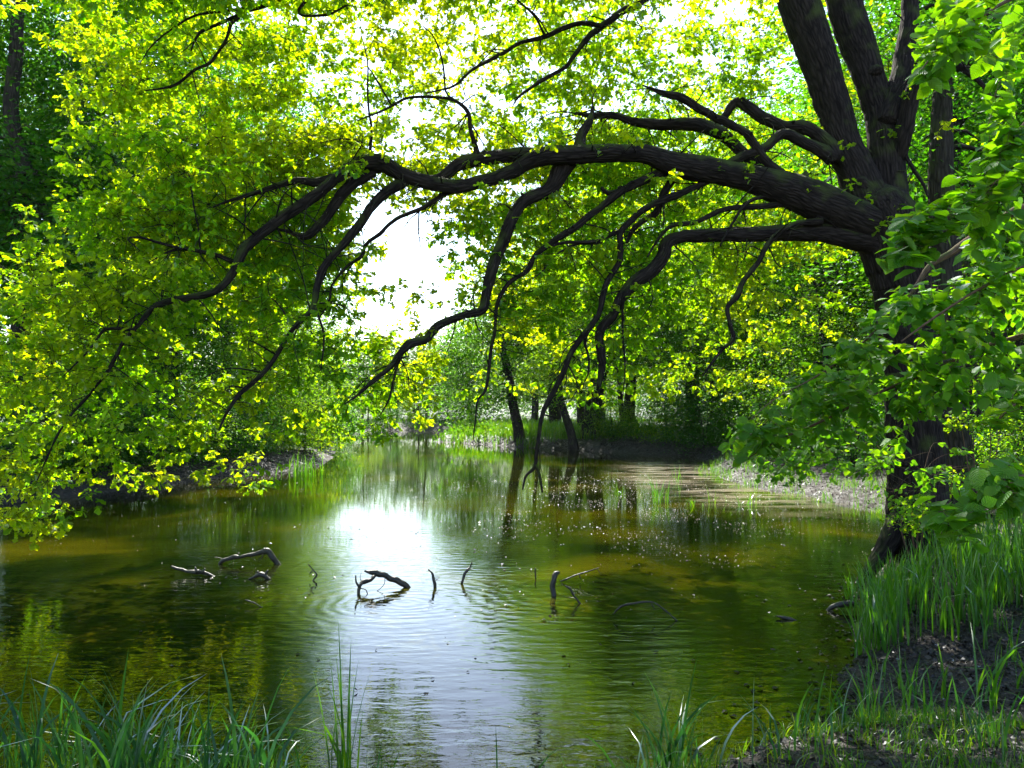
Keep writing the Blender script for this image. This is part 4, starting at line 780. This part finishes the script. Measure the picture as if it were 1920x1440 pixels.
hb_('2200 200 12 2050 20 10 1930 -10 8 1840 30 6 1770 80 4 1728 130 2', 4.2, 3.6, 3.3)
hb_('2200 980 12 2050 880 9 1940 885 7 1870 915 5 1810 945 4 1765 1000 2', 3.6, 3.1, 1.0)
hb_('2200 560 12 2030 520 10 1930 500 8 1840 540 6 1760 590 5 1690 640 3', 5.0, 4.6, 1.7)
hb_('2200 300 12 2040 200 9 1950 210 7 1900 260 5 1880 320 3', 4.0, 3.7, 2.8)
hb_('2200 760 12 2040 740 9 1950 730 7 1900 760 5 1870 790 3', 4.4, 4.0, 1.3)
HZ = [(2120, 450, 150, 430, 0, 120, 3.9, 5.6, .08), (1722, 560, 60, 60, 0, 16, 5.0, 5.6, .075), (1712, 780, 55, 60, 0, 16, 5.4, 6.2, .07), (1700, 930, 50, 40, 0, 12, 7.0, 8.0, .055), (1780, 880, 60, 50, 0, 16, 6.5, 7.5, .06),  # cx cy rx ry angle n Y0 Y1 leaf
    (1540, 740, 175, 60, -32, 62, 5.2, 6.0, .082), (1700, 640, 170, 75, -30, 80, 5.0, 5.8, .082), (1420, 820, 50, 55, -20, 20, 5.3, 5.8, .08), (1640, 770, 150, 60, -12, 50, 5.4, 6.1, .08),
    (1850, 560, 110, 90, -20, 70, 4.6, 5.6, .08), (1850, 690, 90, 60, -10, 34, 4.6, 5.6, .08), (1730, 430, 95, 34, -35, 26, 3.4, 3.7, .085), (1850, 350, 80, 42, -30, 26, 3.5, 4.0, .085), (1885, 270, 40, 80, 0, 26, 3.6, 4.2, .085),
    (1800, 60, 85, 62, -20, 30, 3.6, 4.1, .08), (1890, 80, 50, 80, 0, 18, 3.7, 4.6, .08), (1880, 440, 60, 60, 0, 24, 3.8, 4.8, .085), (1830, 935, 85, 34, -25, 20, 3.0, 3.3, .085), (1900, 900, 40, 30, 0, 8, 3.0, 3.4, .085),
    (1900, 750, 40, 50, 0, 10, 3.9, 4.3, .08), (1740, 120, 26, 36, 0, 8, 3.6, 3.9, .08), (1760, 740, 60, 30, 0, 12, 5.0, 5.6, .08), (1580, 860, 110, 42, -5, 66, 6.2, 7.0, .055), (1480, 880, 60, 28, -10, 24, 6.3, 6.9, .055), (1990, 500, 60, 400, 0, 60, 4, 5.5, .08)]
hA = []; hL = []
for cx, cy_, rx, ry, an, n, Y0, Y1, lf in HZ:
    for _ in range(n):
        r_ = math.sqrt(rng.random()); th = rng.random() * 6.283; u = r_ * math.cos(th) * rx; v = r_ * math.sin(th) * ry; c_, s_ = math.cos(R(an)), math.sin(R(an))
        hA.append(P(cx + u * c_ - v * s_, cy_ + u * s_ + v * c_, rng.uniform(Y0, Y1)) - HO); hL.append(lf)
hA = np.array(hA); hL = np.array(hL)
D, _ = grow(hb, hP, hR, hO_, hA, .006, .0016, .07, 4, 14, .04)
hc = Buf(); K = 8; A = np.repeat(hA, K, 0); DD = unit(np.repeat(D, K, 0) + rdir(len(A)) * .15); tt = rng.uniform(-.16, .05, len(A))[:, None]
side = unit(np.cross(DD, np.array((0, 0, 1.)))) * np.where(rng.random(len(A)) < .5, -1, 1)[:, None]
ax = unit(DD * .6 + side * .9 + rdir(len(A)) * .35 + np.array((0, 0, -.32)))
bs = A + DD * tt + side * .012
leaves(hc, bs, ax, unit(np.array((0, -.25, 1.)) + rng.normal(size=bs.shape) * .36), np.repeat(hL, K) * rng.uniform(.6, 1.15, len(A)), 'oval', np.clip(np.repeat(rng.random(len(hA)), K) * .55 + rng.random(len(A)) * .45, 0, 1), .12, .16)
sticks(hb[0], bs - side * .012, bs, .0012, .001)
for i, b in enumerate(hb): b.build('trunk' if i == 0 else 'branch', M['twig'], hz)
hc.build('crown', M['hazel'], hz)

# small-leaved saplings round the foot of the oak
def sapling(px, py, Y, n, rx, rz, leaf, label):
    b = P(px, py, Y); g = gz(b[0], Y); root = empty('sapling', (b[0], Y, g)); tb = Buf(); zc = b[2] - g
    P_ = []; 
    for k in range(4):
        e = np.array((rng.normal() * rx * .4, rng.normal() * .2, max(.3, zc + rz * .5))); q = catmull([(0, 0, -.1, .014), (*(e * .5 + rng.normal(size=3) * .05), .01), (*e, .004)], .1); tube(tb, q, 5)
        P_ += [x for x in q]
    a = rdir(n) * rng.random((n, 1)) ** .4 * np.array((rx, rx * .6, rz)) + np.array((0, 0, zc)); a[:, 2] = np.maximum(a[:, 2], .05)
    D, _ = grow([tb], [p[:3] for p in P_], [p[3] for p in P_], [0] * len(P_), a, .005, .0015, .1, 3, 6, .05)
    cb = Buf(); A = np.repeat(a, 11, 0); leaves(cb, A + rng.normal(size=A.shape) * np.array((.07, .07, .035)), rdir(len(A)) * np.array((1, 1, .4)) + np.array((0, 0, -.2)), np.array((0, 0, 1.)) + rng.normal(size=A.shape) * .4, leaf * rng.uniform(.6, 1.2, len(A)), 'beech', rng.random(len(A)))
    tb.build('stem', M['twig'], root); cb.build('crown', M['fresh'], root); return tag(root, label, 'sapling')
sapling(1718, 960, 10.6, 42, .34, .26, .06, 'small leafy shoot in front of the foot of the oak')
sapling(1835, 790, 13.5, 50, .8, .14, .07, 'thin sapling with flat leaf sprays right of the second trunk')
sapling(1770, 900, 12.3, 30, .35, .25, .06, 'leafy shoot between the oak trunk and the second trunk')

# ---------------------------------------------------------------- the air over the pond
hv = Buf(); X0, X1, Y0_, Y1_, Z0, Z1 = -620, 620, -80, 920, -3, 46
hv.add([(x, y, z) for z in (Z0, Z1) for x, y in ((X0, Y0_), (X1, Y0_), (X1, Y1_), (X0, Y1_))], [(3, 2, 1, 0), (4, 5, 6, 7), (0, 1, 5, 4), (1, 2, 6, 5), (2, 3, 7, 6), (3, 0, 4, 7)])
m_, t_, out_ = mat_new('haze_air'); pv = t_.nodes.new('ShaderNodeVolumePrincipled'); pv.inputs['Density'].default_value = .00008; pv.inputs['Color'].default_value = (.92, .96, 1, 1); pv.inputs['Anisotropy'].default_value = .2
t_.links.new(pv.outputs[0], out_.inputs['Volume'])
tag(hv.build('haze', m_, smooth=False), 'thin pale haze in the air over the far end of the pond', 'haze', kind='stuff')
